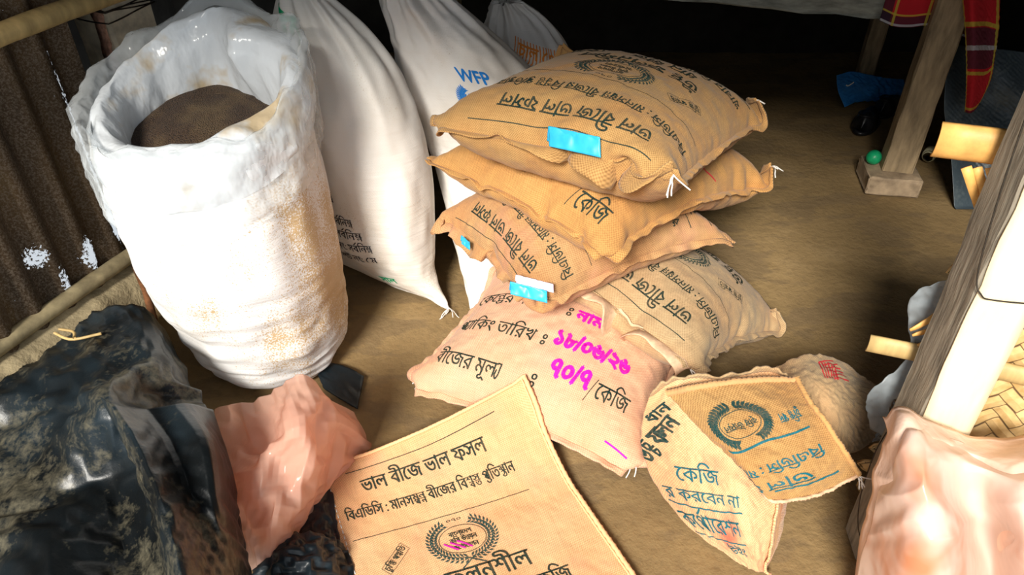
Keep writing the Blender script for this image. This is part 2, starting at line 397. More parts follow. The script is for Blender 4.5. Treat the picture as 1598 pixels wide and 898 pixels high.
c = mixc(nt, math_(nt, 'MULTIPLY', ramp(nt, noise(nt, ob, 9, 3), [(.5, (0, 0, 0)), (.75, (1, 1, 1))]), .5), c, (.20, .13, .055))
nt.links.new(c, b.inputs['Base Color']); b.inputs['Roughness'].default_value = .7; bump(nt, b, vz.outputs['Distance'], 1, -.004); M['grain'] = m
M['concrete'] = plain('pale_concrete', (.74, .66, .50), .85, 14, .35, .5, .006)
M['flake'] = plain('flaking_pink_plaster', (.62, .34, .24), .8, 50, .45, .7, .006)
M['wire'] = plain('dark_wire', (.05, .04, .03), .5, 60, .2, metal=.6)
M['bamboo'] = plain('split_bamboo', (.52, .36, .15), .55, 22, .35, .4, .002, stretch=(1, 1, .1))
M['bamboo_pale'] = plain('weathered_bamboo', (.40, .32, .18), .7, 16, .45, .5, .003)
M['mud'] = plain('mud_plinth', (.46, .37, .22), .9, 9, .4, 1, .02)
M['rod'] = plain('rusty_rod', (.20, .08, .03), .8, 60, .4)
M['orange_bamboo'] = plain('orange_bamboo', (.80, .42, .12), .5, 18, .3, .4, .003)
M['sunlit_wood'] = plain('sunlit_cream_wood', (.86, .74, .50), .75, 10, .10, .4, .003, stretch=(4, 4, 1))  # strong sun on the post's front put into the colour as pale cream
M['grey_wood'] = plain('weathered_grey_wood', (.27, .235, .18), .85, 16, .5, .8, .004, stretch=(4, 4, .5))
M['bed_wood'] = plain('bed_timber', (.34, .25, .145), .8, 14, .4, .5, .003, stretch=(3, 3, .6))
M['rail_wood'] = plain('grey_bed_timber', (.30, .30, .25), .85, 14, .45, .6, .004, stretch=(.5, 3, 3))
M['brick'] = plain('dusty_brick', (.38, .28, .18), .9, 18, .4, .8, .005)
M['blue_cloth'] = plain('blue_cloth', (.02, .20, .55), .7, 12, .25, .3, .003)
M['black_rubber'] = plain('black_rubber', (.012, .012, .014), .35, 40, .3)
M['green_plastic'] = plain('green_plastic', (.01, .38, .15), .35, 40, .2)
M['jar'] = plain('cream_plastic', (.75, .70, .45), .4, 30, .2)
M['twig'] = plain('dry_leaf', (.35, .26, .08), .8, 60, .3)
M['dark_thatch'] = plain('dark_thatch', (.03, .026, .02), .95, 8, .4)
# dusty black polythene
def black_film(name, dust=(.17, .15, .10), thr=.535, spec=.4, rough=.38, base=(.0035, .005, .006), grey=(.014, .024, .032)):
    m, nt, b = mat(name); uv, ob = coords(nt)
    n1 = noise(nt, ob, 3.5, 6, .65); n2 = noise(nt, ob, 60, 4, .7)
    c = mixc(nt, ramp(nt, noise(nt, ob, 2.4, 3), [(.45, (0, 0, 0)), (.65, (1, 1, 1))]), base, grey)
    f = math_(nt, 'ADD', math_(nt, 'MULTIPLY', n1, .75), math_(nt, 'MULTIPLY', n2, .3))
    c = mixc(nt, math_(nt, 'MULTIPLY', ramp(nt, f, [(thr, (0, 0, 0)), (thr + .14, (1, 1, 1))]), .75), c, dust)
    nt.links.new(c, b.inputs['Base Color']); b.inputs['Roughness'].default_value = rough; b.inputs['Specular IOR Level'].default_value = spec
    bump(nt, b, noise(nt, ob, 14, 5, .6), .6, .006); return m
M['black_film'] = black_film('dusty_black_film')
M['black_bag'] = black_film('black_bag_film', (.04, .045, .05), .66)
M['tarp_grey'] = black_film('grey_tarpaulin', (.14, .17, .17), .52, .4, .38, (.05, .07, .085), (.09, .12, .14))
# plaid blanket
m, nt, b = mat('red_plaid'); uv, ob = coords(nt)
s = nt.nodes.new('ShaderNodeSeparateXYZ'); nt.links.new(uv, s.inputs[0])
def stripe(sock, period, width, ph=0):
    return math_(nt, 'LESS_THAN', math_(nt, 'FRACT', math_(nt, 'ADD', math_(nt, 'DIVIDE', sock, period), ph)), width)
c = mixc(nt, 0.0, (.62, .01, .02), (0, 0, 0))
for sk in (0, 1):
    c = mixc(nt, math_(nt, 'MULTIPLY', stripe(s.outputs[sk], .30, .42, .1), .80), c, (.012, .012, .03))
for sk in (0, 1):
    c = mixc(nt, math_(nt, 'MULTIPLY', stripe(s.outputs[sk], .15, .08, .30), .75), c, (.62, .50, .05))
    c = mixc(nt, math_(nt, 'MULTIPLY', stripe(s.outputs[sk], .30, .05, .93), .7), c, (.6, .6, .62))
nt.links.new(c, b.inputs['Base Color']); b.inputs['Roughness'].default_value = .9; bump(nt, b, weave(nt, uv, .004), .4, .001); M['plaid'] = m
# herringbone bamboo mat: bands of slats running two ways
m, nt, b = mat('woven_bamboo_mat'); uv, ob = coords(nt)
s = nt.nodes.new('ShaderNodeSeparateXYZ'); nt.links.new(mapping(nt, uv, (1, 1, 1), rot=(0, 0, .72)), s.inputs[0])
U = math_(nt, 'DIVIDE', s.outputs[0], .03); V = math_(nt, 'DIVIDE', s.outputs[1], .03)
fu = math_(nt, 'FLOOR', U); fv = math_(nt, 'FLOOR', V)
sel = math_(nt, 'LESS_THAN', math_(nt, 'FLOORED_MODULO', math_(nt, 'ADD', fu, fv), 4), 2)
eu = math_(nt, 'ABSOLUTE', math_(nt, 'SUBTRACT', math_(nt, 'FRACT', U), .5)); ev = math_(nt, 'ABSOLUTE', math_(nt, 'SUBTRACT', math_(nt, 'FRACT', V), .5))
mm = nt.nodes.new('ShaderNodeMix'); nt.links.new(sel, mm.inputs[0]); nt.links.new(eu, mm.inputs[2]); nt.links.new(ev, mm.inputs[3])
edge = mm.outputs[0]
c = ramp(nt, noise(nt, uv, 40, 4), [(.3, (.50, .30, .10)), (.7, (.74, .52, .24))])
c = mixc(nt, ramp(nt, edge, [(.40, (0, 0, 0)), (.47, (1, 1, 1))]), c, (.10, .055, .02))
nt.links.new(c, b.inputs['Base Color']); b.inputs['Roughness'].default_value = .6
bump(nt, b, math_(nt, 'SUBTRACT', 1.0, edge), .8, .008); M['mat'] = m

# ------------------------------------------------------------------ lettering
HL = .62                                     # headline height of the Bengali letters
_gc = {}
def glyphs(s):
    """outlines of a run of letters as 2D triangles"""
    if s in _gc: return _gc[s]
    cu = bpy.data.curves.new('run', 'FONT'); cu.body = s; cu.size = 1; cu.resolution_u = 3
    o = bpy.data.objects.new('run', cu); COL.objects.link(o)
    bpy.context.view_layer.update(); dg = bpy.context.evaluated_depsgraph_get()
    cc = o.evaluated_get(dg).to_curve(dg)
    loops = []
    for sp in cc.splines:
        pts = []
        if sp.type == 'BEZIER':
            bp = sp.bezier_points; k = len(bp)
            for i in range(k):
                a, b = bp[i], bp[(i + 1) % k]
                straight = (a.handle_right - a.co).cross(b.co - a.co).length < 1e-6 and (b.handle_left - b.co).cross(b.co - a.co).length < 1e-6
                for t in ((0,) if straight else (0, .25, .5, .75)):
                    q = a.co * (1 - t) ** 3 + a.handle_right * 3 * t * (1 - t) ** 2 + b.handle_left * 3 * t * t * (1 - t) + b.co * t ** 3
                    pts.append((q.x, q.y))
        else: pts = [(p.co.x, p.co.y) for p in sp.points]
        if len(pts) > 2: loops.append(np.array(pts))
    bpy.data.objects.remove(o); bpy.data.curves.remove(cu)
    area = lambda p: .5 * float(np.sum(p[:, 0] * np.roll(p[:, 1], -1) - np.roll(p[:, 0], -1) * p[:, 1]))
    def inside(pt, poly):
        x, y = pt; x1, y1 = poly[:, 0], poly[:, 1]; x2, y2 = np.roll(x1, -1), np.roll(y1, -1)
        c = ((y1 > y) != (y2 > y)) & (x < (x2 - x1) * (y - y1) / (y2 - y1 + 1e-15) + x1); return bool(c.sum() % 2)
    ar = [area(p) for p in loops]
    if loops:
        sgn = np.sign(ar[int(np.argmax(np.abs(ar)))])
        holes = [i for i in range(len(loops)) if any(j != i and abs(ar[j]) > abs(ar[i]) and np.sign(ar[j]) != np.sign(ar[i]) and inside(loops[i][0], loops[j]) for j in range(len(loops)))]
        outer = [i for i in range(len(loops)) if i not in holes]
    else: outer = holes = []
    V, F = [], []
    for i in outer:
        pl = [loops[i]] + [loops[h] for h in holes if abs(ar[h]) < abs(ar[i]) and np.sign(ar[h]) != np.sign(ar[i]) and inside(loops[h][0], loops[i])]
        flat = [p for l in pl for p in l]
        tr = tessellate_polygon([[Vector((p[0], p[1], 0)) for p in l] for l in pl])
        off = len(V); V += [tuple(p) for p in flat]; F += [tuple(off + q for q in t) for t in tr]
    _gc[s] = (np.array(V).reshape(-1, 2), F); return _gc[s]
def rightx(s): return glyphs(s)[0][:, 0].max() if len(glyphs(s)[0]) else 0
_ad = {}
def advance(s):
    if s not in _ad: _ad[s] = float(rightx(s + 'ল') - rightx('ল'))
    return _ad[s]
def stroke(pts, w):
    P = np.array(pts, float)
    if len(P) > 2: P = cr1(P, np.linspace(0, len(P) - 1, (len(P) - 1) * 4 + 1))
    d = np.gradient(P, axis=0); d /= np.linalg.norm(d, axis=1, keepdims=True) + 1e-9; nrm = np.stack([-d[:, 1], d[:, 0]], 1) * w / 2
    k = len(P); return np.concatenate([P + nrm, P - nrm]), [(i, i + k, i + k + 1, i + 1) for i in range(k - 1)]
def layout(s):
    """[a|b] stacks two letters, ^ a hook above, ~ a curl below, & a small trailing letter"""
    V, F, x, i, run = [], [], 0.0, 0, ''
    def put(v, f):
        nonlocal V, F
        o = sum(len(q) for q in V); V.append(np.asarray(v, float)); F += [tuple(o + k for k in t) for t in f]
    def flush():
        nonlocal run, x
        if run:
            v, f = glyphs(run)
            if len(v): put(v + [x, 0], f)
            x += advance(run); run = ''
    while i < len(s):
        c = s[i]
        if c == '[':
            flush(); j = s.index(']', i); a, b = s[i + 1:j].split('|'); wd = max(advance(a), advance(b) * .8)
            v, f = glyphs(a); put(np.stack([v[:, 0] + x, HL - (HL - v[:, 1]) * .62], 1), f)
            v, f = glyphs(b); put(np.stack([v[:, 0] * .8 + x + (wd - advance(b) * .8), .27 - (HL - v[:, 1]) * .58], 1), f)
            x += wd; i = j
        elif c == '^': flush(); put(*stroke([(x - .38, .70), (x - .22, .80), (x - .06, .92)], .07))
        elif c == '~': flush(); put(*stroke([(x - .50, .02), (x - .32, -.13), (x - .12, -.05), (x - .06, .03)], .065))
        elif c == '&':
            flush(); put(*stroke([(x - .02, HL), (x + .16, HL)], .07)); put(*stroke([(x + .02, .36), (x - .02, .12), (x + .12, -.02), (x + .22, .2), (x + .22, HL + .03)], .07)); x += .32
        else: run += c
        i += 1
    flush(); return (np.concatenate(V) if V else np.zeros((0, 2))), F, x
class Design:
    """flat artwork in metres: (u to the right, v up)"""
    def __init__(s): s.V, s.F = [], []
    def add(s, v, f):
        o = sum(len(q) for q in s.V); s.V.append(np.asarray(v, float)); s.F += [tuple(o + k for k in t) for t in f]
    def text(s, t, x0, x1, y, h, rot=0.0, bold=0):
        v, f, wd = layout(t); v = v.copy(); v[:, 0] *= (x1 - x0) / wd; v[:, 1] *= h / HL
        c, n = math.cos(rot), math.sin(rot); R = np.array([[c, n], [-n, c]]); v = v @ R
        if bold:
            of = [(0, 0), (bold, 0)] if bold < .002 else [(0, 0), (bold, 0), (bold / 2, bold / 2), (bold / 2, -bold / 2), (bold / 2, 0)]
            f = [tuple(k * len(v) + q for q in t_) for k in range(len(of)) for t_ in f]; v = np.concatenate([v + o_ for o_ in of])
        s.add(v + [x0, y], f)
    def line(s, pts, w): s.add(*stroke(pts, w))
    def ring(s, cx, cy, rx, ry, w, a0=0, a1=360):
        a = np.radians(np.linspace(a0, a1, 49)); s.line(np.stack([cx + rx * np.cos(a), cy + ry * np.sin(a)], 1), w)
    def wreath(s, cx, cy, rx, ry, gap=35):
        for k in range(-150 + 0, 151, 8):
            if abs(k) > 180 - gap / 2: continue
            for side, off in ((1, .0), (-1, .0)):
                a = math.radians(k - 90)
                px, py = cx + rx * math.cos(a), cy + ry * math.sin(a)
                d = a + (PI / 2 if k > 0 else -PI / 2) + side * .75; L = .0135
                q = np.array([(0, 0), (.45, .19), (1, 0), (.45, -.19)]) * L
                c, n = math.cos(d), math.sin(d)
                s.add(q @ np.array([[c, n], [-n, c]]) + [px, py], [(0, 1, 2, 3)])
    def scaled(s, k):
        d = Design(); d.V = [v * k for v in s.V]; d.F = list(s.F); return d
    def xf(s, fn):
        d = Design(); d.V = [fn(np.concatenate(s.V))]; d.F = list(s.F); return d

def cut_item(V, F, du, dv, box):
    bm = bmesh.new(); vs = [bm.verts.new((a, b, 0)) for a, b in V]
    for f in F:
        try: bm.faces.new([vs[k] for k in f])
        except ValueError: pass
    lo, hi = V.min(0), V.max(0); x0, y0, x1, y1 = box
    if lo[0] < x0 or lo[1] < y0 or hi[0] > x1 or hi[1] > y1:
        for co, no in (((x0, 0, 0), (-1, 0, 0)), ((x1, 0, 0), (1, 0, 0)), ((0, y0, 0), (0, -1, 0)), ((0, y1, 0), (0, 1, 0))):
            bmesh.ops.bisect_plane(bm, geom=bm.verts[:] + bm.edges[:] + bm.faces[:], plane_co=co, plane_no=no, clear_outer=True)
    for k in range(math.ceil(max(lo[0], x0) / du + 1e-6), int(min(hi[0], x1) / du) + 1): bmesh.ops.bisect_plane(bm, geom=bm.verts[:] + bm.edges[:] + bm.faces[:], plane_co=(k * du, 0, 0), plane_no=(1, 0, 0))
    for k in range(math.ceil(max(lo[1], y0) / dv + 1e-6), int(min(hi[1], y1) / dv) + 1): bmesh.ops.bisect_plane(bm, geom=bm.verts[:] + bm.edges[:] + bm.faces[:], plane_co=(0, k * dv, 0), plane_no=(0, 1, 0))
    bm.verts.index_update(); uv = np.array([v.co[:2] for v in bm.verts]).reshape(-1, 2); ff = [tuple(v.index for v in f.verts) for f in bm.faces]
    bm.free(); return uv, ff
def drape(name, design, P, size, material, parent, off=.0011, flip=False, split=False):
    """lay flat artwork on the cloth grid P whose (u, v) extent is size; cut along the cloth's own cells"""
    n, m = P.shape[:2]; du, dv = size[0] / (n - 1), size[1] / (m - 1); e = .0005; box = (e, e, size[0] - e, size[1] - e)
    items = []; base = 0; fi = 0; F = design.F
    for V in design.V:
        k = len(V); ff = []
        while fi < len(F) and max(F[fi]) < base + k: ff.append(tuple(q - base for q in F[fi])); fi += 1
        base += k; items.append(cut_item(np.asarray(V) * ([1, -1] if flip else [1, 1]), ff, du, dv, box))
    items = [i for i in items if len(i[0])]
    N = normals(P) * (-1 if flip else 1); out = None
    groups = [[i] for i in items] if split else ([items] if items else [])
    for g in groups:
        uv = np.concatenate([i[0] for i in g]); FF = []; o = 0
        for i in g: FF += [tuple(o + q for q in f) for f in i[1]]; o += len(i[0])
        X = bil(P, uv[:, 0] / size[0], uv[:, 1] / size[1]) + bil(N, uv[:, 0] / size[0], uv[:, 1] / size[1]) * off
        out = mesh_obj(name, X, FF, material, parent)
    return out

# ------------------------------------------------------------------ small shapes
def tube(pts, r, name, material, parent=None, seg=8, taper=None, wob=0, closed_ends=True):
    P = np.array(pts, float)
    k = len(P); d = np.gradient(P, axis=0); d /= np.linalg.norm(d, axis=1, keepdims=True) + 1e-12
    ref = np.array([0, 0, 1.0]) if abs(d[0][2]) < .9 else np.array([1.0, 0, 0]); R = []
    for i in range(k):
        a = np.cross(d[i], ref); a /= np.linalg.norm(a) + 1e-12; b = np.cross(d[i], a); ref = ref if i == 0 else ref
        rr = r if taper is None else r * (1 + (taper - 1) * i / (k - 1))
        R.append([P[i] + (a * math.cos(t) + b * math.sin(t)) * rr * (1 + wob * math.sin(i * 2.1 + t * 2)) for t in np.linspace(0, 2 * PI, seg, endpoint=False)])
    V = np.array(R).reshape(-1, 3); F = grid_faces(k, seg, closed=True)
    F += [tuple(range(seg))[::-1], tuple((k - 1) * seg + j for j in range(seg))]
    L = np.linspace(0, 1, k)
    return mesh_obj(name, V, F, material, parent, True)
def curve_pts(pts, k=24):
    P = np.array(pts, float); return cr1(P, np.linspace(0, len(P) - 1, k))
def beam(a, b, w, d, name, material, parent=None, up=(0, 0, 1), rough=.004, seed=0, seg=14, bevel=.006, ends=None):
    """a hand-sawn timber from a to b, section w (across) by d (along up), edges slightly uneven"""
    a, b = np.array(a, float), np.array(b, float); t = (b - a) / np.linalg.norm(b - a); up = np.array(up, float)
    s = np.cross(t, up); s /= np.linalg.norm(s); q = np.cross(s, t)
    rs = np.random.RandomState(seed); c = bevel
    sec = [(w / 2 - c, d / 2), (w / 2, d / 2 - c), (w / 2, -d / 2 + c), (w / 2 - c, -d / 2), (-w / 2 + c, -d / 2), (-w / 2, -d / 2 + c), (-w / 2, d / 2 - c), (-w / 2 + c, d / 2)]
    R = []
    dr = np.cumsum(rs.uniform(-1, 1, (seg + 1, 8, 2)) * rough * .4, axis=0) + rs.uniform(-1, 1, (seg + 1, 8, 2)) * rough * .6
    dr -= dr.mean(0)
    for i in range(seg + 1):
        p = a + (b - a) * i / seg
        R.append([p + s * (x + dr[i, k, 0]) + q * (y + dr[i, k, 1]) for k, (x, y) in enumerate(sec)])
    V = np.array(R).reshape(-1, 3); F = grid_faces(seg + 1, 8, closed=True) + [tuple(range(8))[::-1], tuple(seg * 8 + j for j in range(8))]
    o = mesh_obj(name, V, F, material, parent, False)
    return o
def threads(p, d, name, parent, k=3, L=.045, seed=0, r=.0013, material=None):
    rs = np.random.RandomState(seed); bm = None; VV, FF = [], []
    for i in range(k):
        pts = [np.array(p, float)]; dd = np.array(d, float) + rs.uniform(-.6, .6, 3)
        for j in range(4):
            dd = dd + rs.uniform(-.7, .7, 3) + [0, 0, -.25]; pts.append(pts[-1] + dd / np.linalg.norm(dd) * L / 4)
        P = curve_pts(pts, 12); o = tube(P, r, name, M['twine'], None, 5)
        me = o.data; off = sum(len(v) for v in VV); VV.append(np.array([v.co[:] for v in me.vertices])); FF += [tuple(off + q for q in f.vertices) for f in me.polygons]
        bpy.data.objects.remove(o); bpy.data.meshes.remove(me)
    return mesh_obj(name, np.concatenate(VV), FF, material or M['twine'], parent)

def seam_strip(T, B, side, name, material, parent, width=.014, droop=0.0, seed=0, amp=.004, thick=.004, lift=0.0, rng=(0, 1), waves=16, stitch=False, prof=None):
    """the sewn lip that runs along one edge of a sack"""
    def edge(P, k):
        return {'u0': P[k], 'u1': P[-1 - k], 'v0': P[:, k], 'v1': P[:, -1 - k]}[side]
    e = edge(T, 0); inn = (edge(T, 3) + edge(B, 3)) * .5
    a, b = int(rng[0] * (len(e) - 1)), int(rng[1] * (len(e) - 1)) + 1; e = e[a:b]; inn = inn[a:b]
    o = e - inn; o /= np.linalg.norm(o, axis=1, keepdims=True) + 1e-9
    for _ in range(6): o[1:-1] = (o[:-2] + o[2:] + o[1:-1]) / 3
    o /= np.linalg.norm(o, axis=1, keepdims=True)
    k = len(e); wv = snoise((k, 2), (waves, 1), seed, 2)[:, 0]; wv2 = snoise((k, 2), (waves * 1.3, 1), seed + 5, 2)[:, 0]
    W = np.full(k, width) if prof is None else width * np.interp(np.linspace(0, 1, k), *zip(*prof))
    rows = []; K = 5 if width < .03 else 9
    for q in np.linspace(-.15, 1, K):
        p = e + o * (W * q * (1 + .12 * wv))[:, None]; p[:, 2] += (wv2 * amp - droop * W / width * max(q, 0)) * max(q, 0) + lift * max(q, 0)
        rows.append(p)
    P = np.array(rows)
    P[..., 2] = np.maximum(P[..., 2], .003)
    return grid_obj(name, P, material, parent, (width, float(np.linalg.norm(np.diff(e, axis=0), axis=1).sum())), thick, off=0)
def stitches(P, name, parent, pitch=.012, L=.007, r=.0009, off=.0015, material=None):
    """running stitches along a polyline P (k,3) with normals up"""
    d = np.linalg.norm(np.diff(P, axis=0), axis=1); s = np.concatenate([[0], np.cumsum(d)]); V, F = [], []
    for q in np.arange(.004, s[-1] - L, pitch):
        a = np.array([np.interp(q, s, P[:, i]) for i in range(3)]); b = np.array([np.interp(q + L, s, P[:, i]) for i in range(3)])
        t = (b - a) / (np.linalg.norm(b - a) + 1e-9); sd = np.cross(t, [0, 0, 1.]); sd /= np.linalg.norm(sd) + 1e-9; up = np.cross(sd, t)
        o = len(V)
        for p in (a, b):
            for x, y in ((-1, 0), (0, 1), (1, 0)): V.append(p + sd * x * r + up * (off * y + .0004))
        F += [(o, o + 1, o + 4, o + 3), (o + 1, o + 2, o + 5, o + 4), (o, o + 2, o + 1), (o + 3, o + 4, o + 5)]
    return mesh_obj(name, V, F, material or M['twine'], parent)

# ------------------------------------------------------------------ artwork of the seed sacks
def front_design(W=.60):
    d = Design(); e = Design()                         # v is measured DOWN from the mouth; flipped at the end
    def y(v): return -v
    k = W / .62
    d.line([(.07, y(.035)), (.3, y(.038)), (.53 * k, y(.03))], .0022)
    d.text('ভাল বীেজ ভাল ফসল', .10, .47 * k, y(.105), .036, bold=.0015)
    d.text('িবএিডিস : মানস[ম|প][ন|ন] বীেজর িব[শ|ব][স|ত] [প|]~িত[ষ|ঠ]ান'.replace('[প|]', 'প'), .035, .52 * k, y(.173), .026, bold=.001)
    d.line([(.035, y(.232)), (.28, y(.226)), (.53 * k, y(.226))], .0016)
    cx, cy = .305 * k, y(.298)
    for q in (1, .86): e.wreath(cx, cy, .084 * q, .058 * q)
    d.ring(cx, cy, .060, .038, .0014)
    d.text('বাংলােদশ', cx - .030, cx + .030, cy + .012, .011, bold=.0008); d.text('কৃিষ উ[ন|ন]য়ন', cx - .034, cx + .036, cy - .006, .012, bold=.0008); d.text('কেপ^ােরশন', cx - .032, cx + .032, cy - .026, .011, bold=.0008)
    d.text('০৭০', cx - .022, cx + .02, cy + .052, .008)
    e.line([(cx - .03, cy - .075), (cx + .012, cy - .05)], .003); e.line([(cx + .03, cy - .075), (cx - .012, cy - .05)], .003)
    # slanted little box at the left of the wreath
    c, n = math.cos(.72), math.sin(.72); bx = np.array([(0, 0), (.085, 0), (.085, .026), (0, .026), (0, 0)]) @ np.array([[c, n], [-n, c]]) + [.098, y(.342)]
    for a, b in zip(bx[:-1], bx[1:]): d.line([a, b], .0009)
    d.text('চুি[ক|ত] প[দ|ধ]িত', .098 + .003 * c - .007 * n, .098 + .003 * c - .007 * n + .078, y(.342) + .003 * n + .007 * c, .014, rot=.72, bold=.0008)
    d.text('উ[চ|চ] ফলনশীল', .13, .425, y(.414), .040, bold=.0018)
    d.text('ধান বীজ', .16, .33, y(.475), .036, bold=.0015); d.text('েকিজ', .40, .495, y(.475), .032, bold=.0012)
    d.text('খাবার িহসােব ব&বহার করেবন না', .05, .50, y(.530), .026, bold=.001)
    d.line([(.04, y(.560)), (.52, y(.560))], .003)
    d.text('কৃিষ উ[ন|ন]য়ন কেপ^ােরশন', .08, .48, y(.615), .036, bold=.0012)
    d.line([(.04, y(.632)), (.52, y(.632))], .003)
    d.text('সীড উইং', .22, .36, y(.672), .022, bold=.001)
    return d, e
def mapd(d, fn): return d.xf(fn)

# ================================================================== THE ROOM
def quad_grid(name, a, b, c, d, n, m, material, amp=.0, seed=0, kind='structure', freq=(8, 8)):
    a, b, c, d = [np.array(q, float) for q in (a, b, c, d)]
    u, v = np.meshgrid(np.linspace(0, 1, n), np.linspace(0, 1, m), indexing='ij'); u = u[..., None]; v = v[..., None]
    P = a * (1 - u) * (1 - v) + b * u * (1 - v) + c * u * v + d * (1 - u) * v
    if amp: P += normals(P) * (snoise((n, m), freq, seed, 3) * amp)[..., None]
    o = grid_obj(name, P, material, None, (float(np.linalg.norm(b - a)), float(np.linalg.norm(d - a))), 0)
    return tag(o, kind=kind), P
fl, P = quad_grid('floor', (-1.42, -.6, 0), (2.7, -.6, 0), (2.7, 4.4, 0), (-1.42, 4.4, 0), 120, 120, M['earth'])
P[..., 2] -= .004 + .004 * np.abs(snoise((120, 120), (14, 14), 5, 3))
fl.data.vertices.foreach_set('co', P.reshape(-1)); fl.data.update()
# corrugated sheet on the left, ribs upright
WA, WD = np.array([-1.40, 1.51]), np.array([.331, .944])
def wall_pt(s, z, out=0.0):
    p = WA + WD * s; return np.array([p[0] + WD[1] * out, p[1] - WD[0] * out, z])
sh = np.linspace(-1.3, .55, 240); zz = np.linspace(.10, 2.15, 12)
P = np.array([[wall_pt(s, z, .016 * math.sin(s * 2 * PI / .105)) for z in zz] for s in sh])
tag(grid_obj('wall_left', P, M['rust_sheet'], None, (1.85, 1.8), 0), kind='structure')
P = np.array([[wall_pt(s, 0, 0) + np.array([0, 0, z]) + np.array([WD[1], -WD[0], 0]) * o for o, z in ((-.06, .0), (-.06, .13), (.03, .125), (.07, .09), (.10, -.01))] for s in np.linspace(-1.3, .6, 60)])
P += (snoise((60, 5), (16, 2), 8, 3) * .012)[..., None]
tag(grid_obj('trim_1', upto(P, (120, 20)), M['mud'], None, (1.9, .3), 0), kind='structure')
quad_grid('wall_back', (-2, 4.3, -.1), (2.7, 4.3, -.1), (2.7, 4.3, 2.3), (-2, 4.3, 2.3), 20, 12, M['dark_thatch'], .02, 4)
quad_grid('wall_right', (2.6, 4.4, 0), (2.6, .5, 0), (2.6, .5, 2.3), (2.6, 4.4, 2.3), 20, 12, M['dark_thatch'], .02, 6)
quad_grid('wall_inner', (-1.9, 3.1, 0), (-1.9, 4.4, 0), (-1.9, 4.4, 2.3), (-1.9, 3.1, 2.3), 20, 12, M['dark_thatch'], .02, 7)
quad_grid('wall_skyblock', (-1.235, 2.03, 0), (-1.9, 3.12, 0), (-1.9, 3.12, 2.3), (-1.235, 2.03, 2.3), 20, 12, M['dark_thatch'], .008, 17)  # added to shut out sky light, angled so the pin holes stay bright
quad_grid('wall_sunblock', (.98, 1.06, 1.28), (2.62, .45, 1.28), (2.62, .45, 2.3), (.98, 1.06, 2.3), 20, 12, M['dark_thatch'], .01, 18)  # unseen wall added above the mat to keep the sun off the bed
quad_grid('ceiling', (-2, .30, 1.93), (2.7, .30, 1.93), (2.7, 4.4, 2.3), (-2, 4.4, 2.3), 20, 12, M['dark_thatch'], .02, 9)  # out of view; front edge set low to cut off the sun further in

# concrete pillar wound with wire
root = thing('concrete_pillar', (-1.27, 2.40, 0), 'pale concrete pillar with flaking pink plaster and wire wound round it, behind the open grain sack', 'pillar')
beam((-1.27, 2.40, 0), (-1.27, 2.40, 2.1), .17, .17, 'shaft', M['concrete'], root, up=(.45, .9, 0), rough=.004, seed=3, seg=24, bevel=.008)
fx = np.array([.45, -.9]) ; sx = np.array([.893, -.45])      # the two directions of its faces
fx = -np.array([.45, .893]); rowz = np.linspace(.5, 1.5, 50)
r1, r2 = snoise((50, 2), (20, 1), 3)[:, 0], snoise((50, 2), (20, 1), 4)[:, 0]
P = np.array([[(-1.27 + fx[0] * .0875 + sx[0] * q, 2.40 + fx[1] * .0875 + sx[1] * q, z) for q in (.02 + .01 * r1[i], .045, .07 + .012 * r2[i])] for i, z in enumerate(rowz)])
grid_obj('flaking_plaster', P, M['flake'], root, (1, .05), .004, off=0)
for k in range(4):
    z0 = .80 + .012 * k; pts = []
    for a in np.linspace(0, 2 * PI, 33):
        q = max(abs(math.cos(a)), abs(math.sin(a))); x, y = math.cos(a) / q * .092, math.sin(a) / q * .092
        pts.append((-1.27 + sx[0] * x - fx[0] * y, 2.40 + sx[1] * x - fx[1] * y, z0 + .014 * math.sin(a * 1 + k * 1.9)))
    tube(pts, .0022, 'wire', M['wire'], root, 6)

# bamboo rail and pole on the sheet
P = [wall_pt(s, .905 + .01 * math.sin(3 * s), .05) for s in np.linspace(-.9, .75, 30)]
o = tube(P, .027, 'bamboo_rail', M['bamboo'], None, 14, wob=.03); tag(o, 'split bamboo rail tied across the rusted sheet beside the concrete pillar', 'bamboo rail')
P = [PZ(-60, 585, .16), PZ(0, 541, .16), PZ(100, 470, .165), PZ(205, 398, .17), PZ(260, 362, .17)]
o = tube(curve_pts(P, 40), .024, 'bamboo_pole', M['bamboo_pale'], None, 12, wob=.02); tag(o, 'weathered bamboo pole along the foot of the rusted corrugated sheet', 'pole')
P = [PZ(110, 505, .06), PZ(150, 475, .07), PZ(215, 432, .08)]
o = tube(curve_pts(P, 14), .018, 'bamboo_stick', M['bamboo_pale'], None, 10, wob=.08); tag(o, 'short pale stick lying on the mud ledge under the bamboo pole', 'stick')
for k, (a, b, c_) in enumerate((((85, 520), (112, 530), (158, 521)), ((92, 514), (114, 518), (116, 528)))):
    o = tube(curve_pts([PZ(*a, .225), PZ(*b, .225), PZ(*c_, .23)], 10), .004, 'straw', M['bamboo'], None, 6)
    tag(o, ['long straw lying on the black plastic near the bamboo pole', 'short bent straw lying on the black plastic near the bamboo pole'][k], 'straw')
o = tube([PZ(212, 415, .22), PZ(228, 455, .12), PZ(240, 500, 0.01)], .012, 'rusty_rod', M['rod'], None, 10, wob=.06); tag(o, 'short rusty brown rod standing just left of the open grain sack', 'rod')

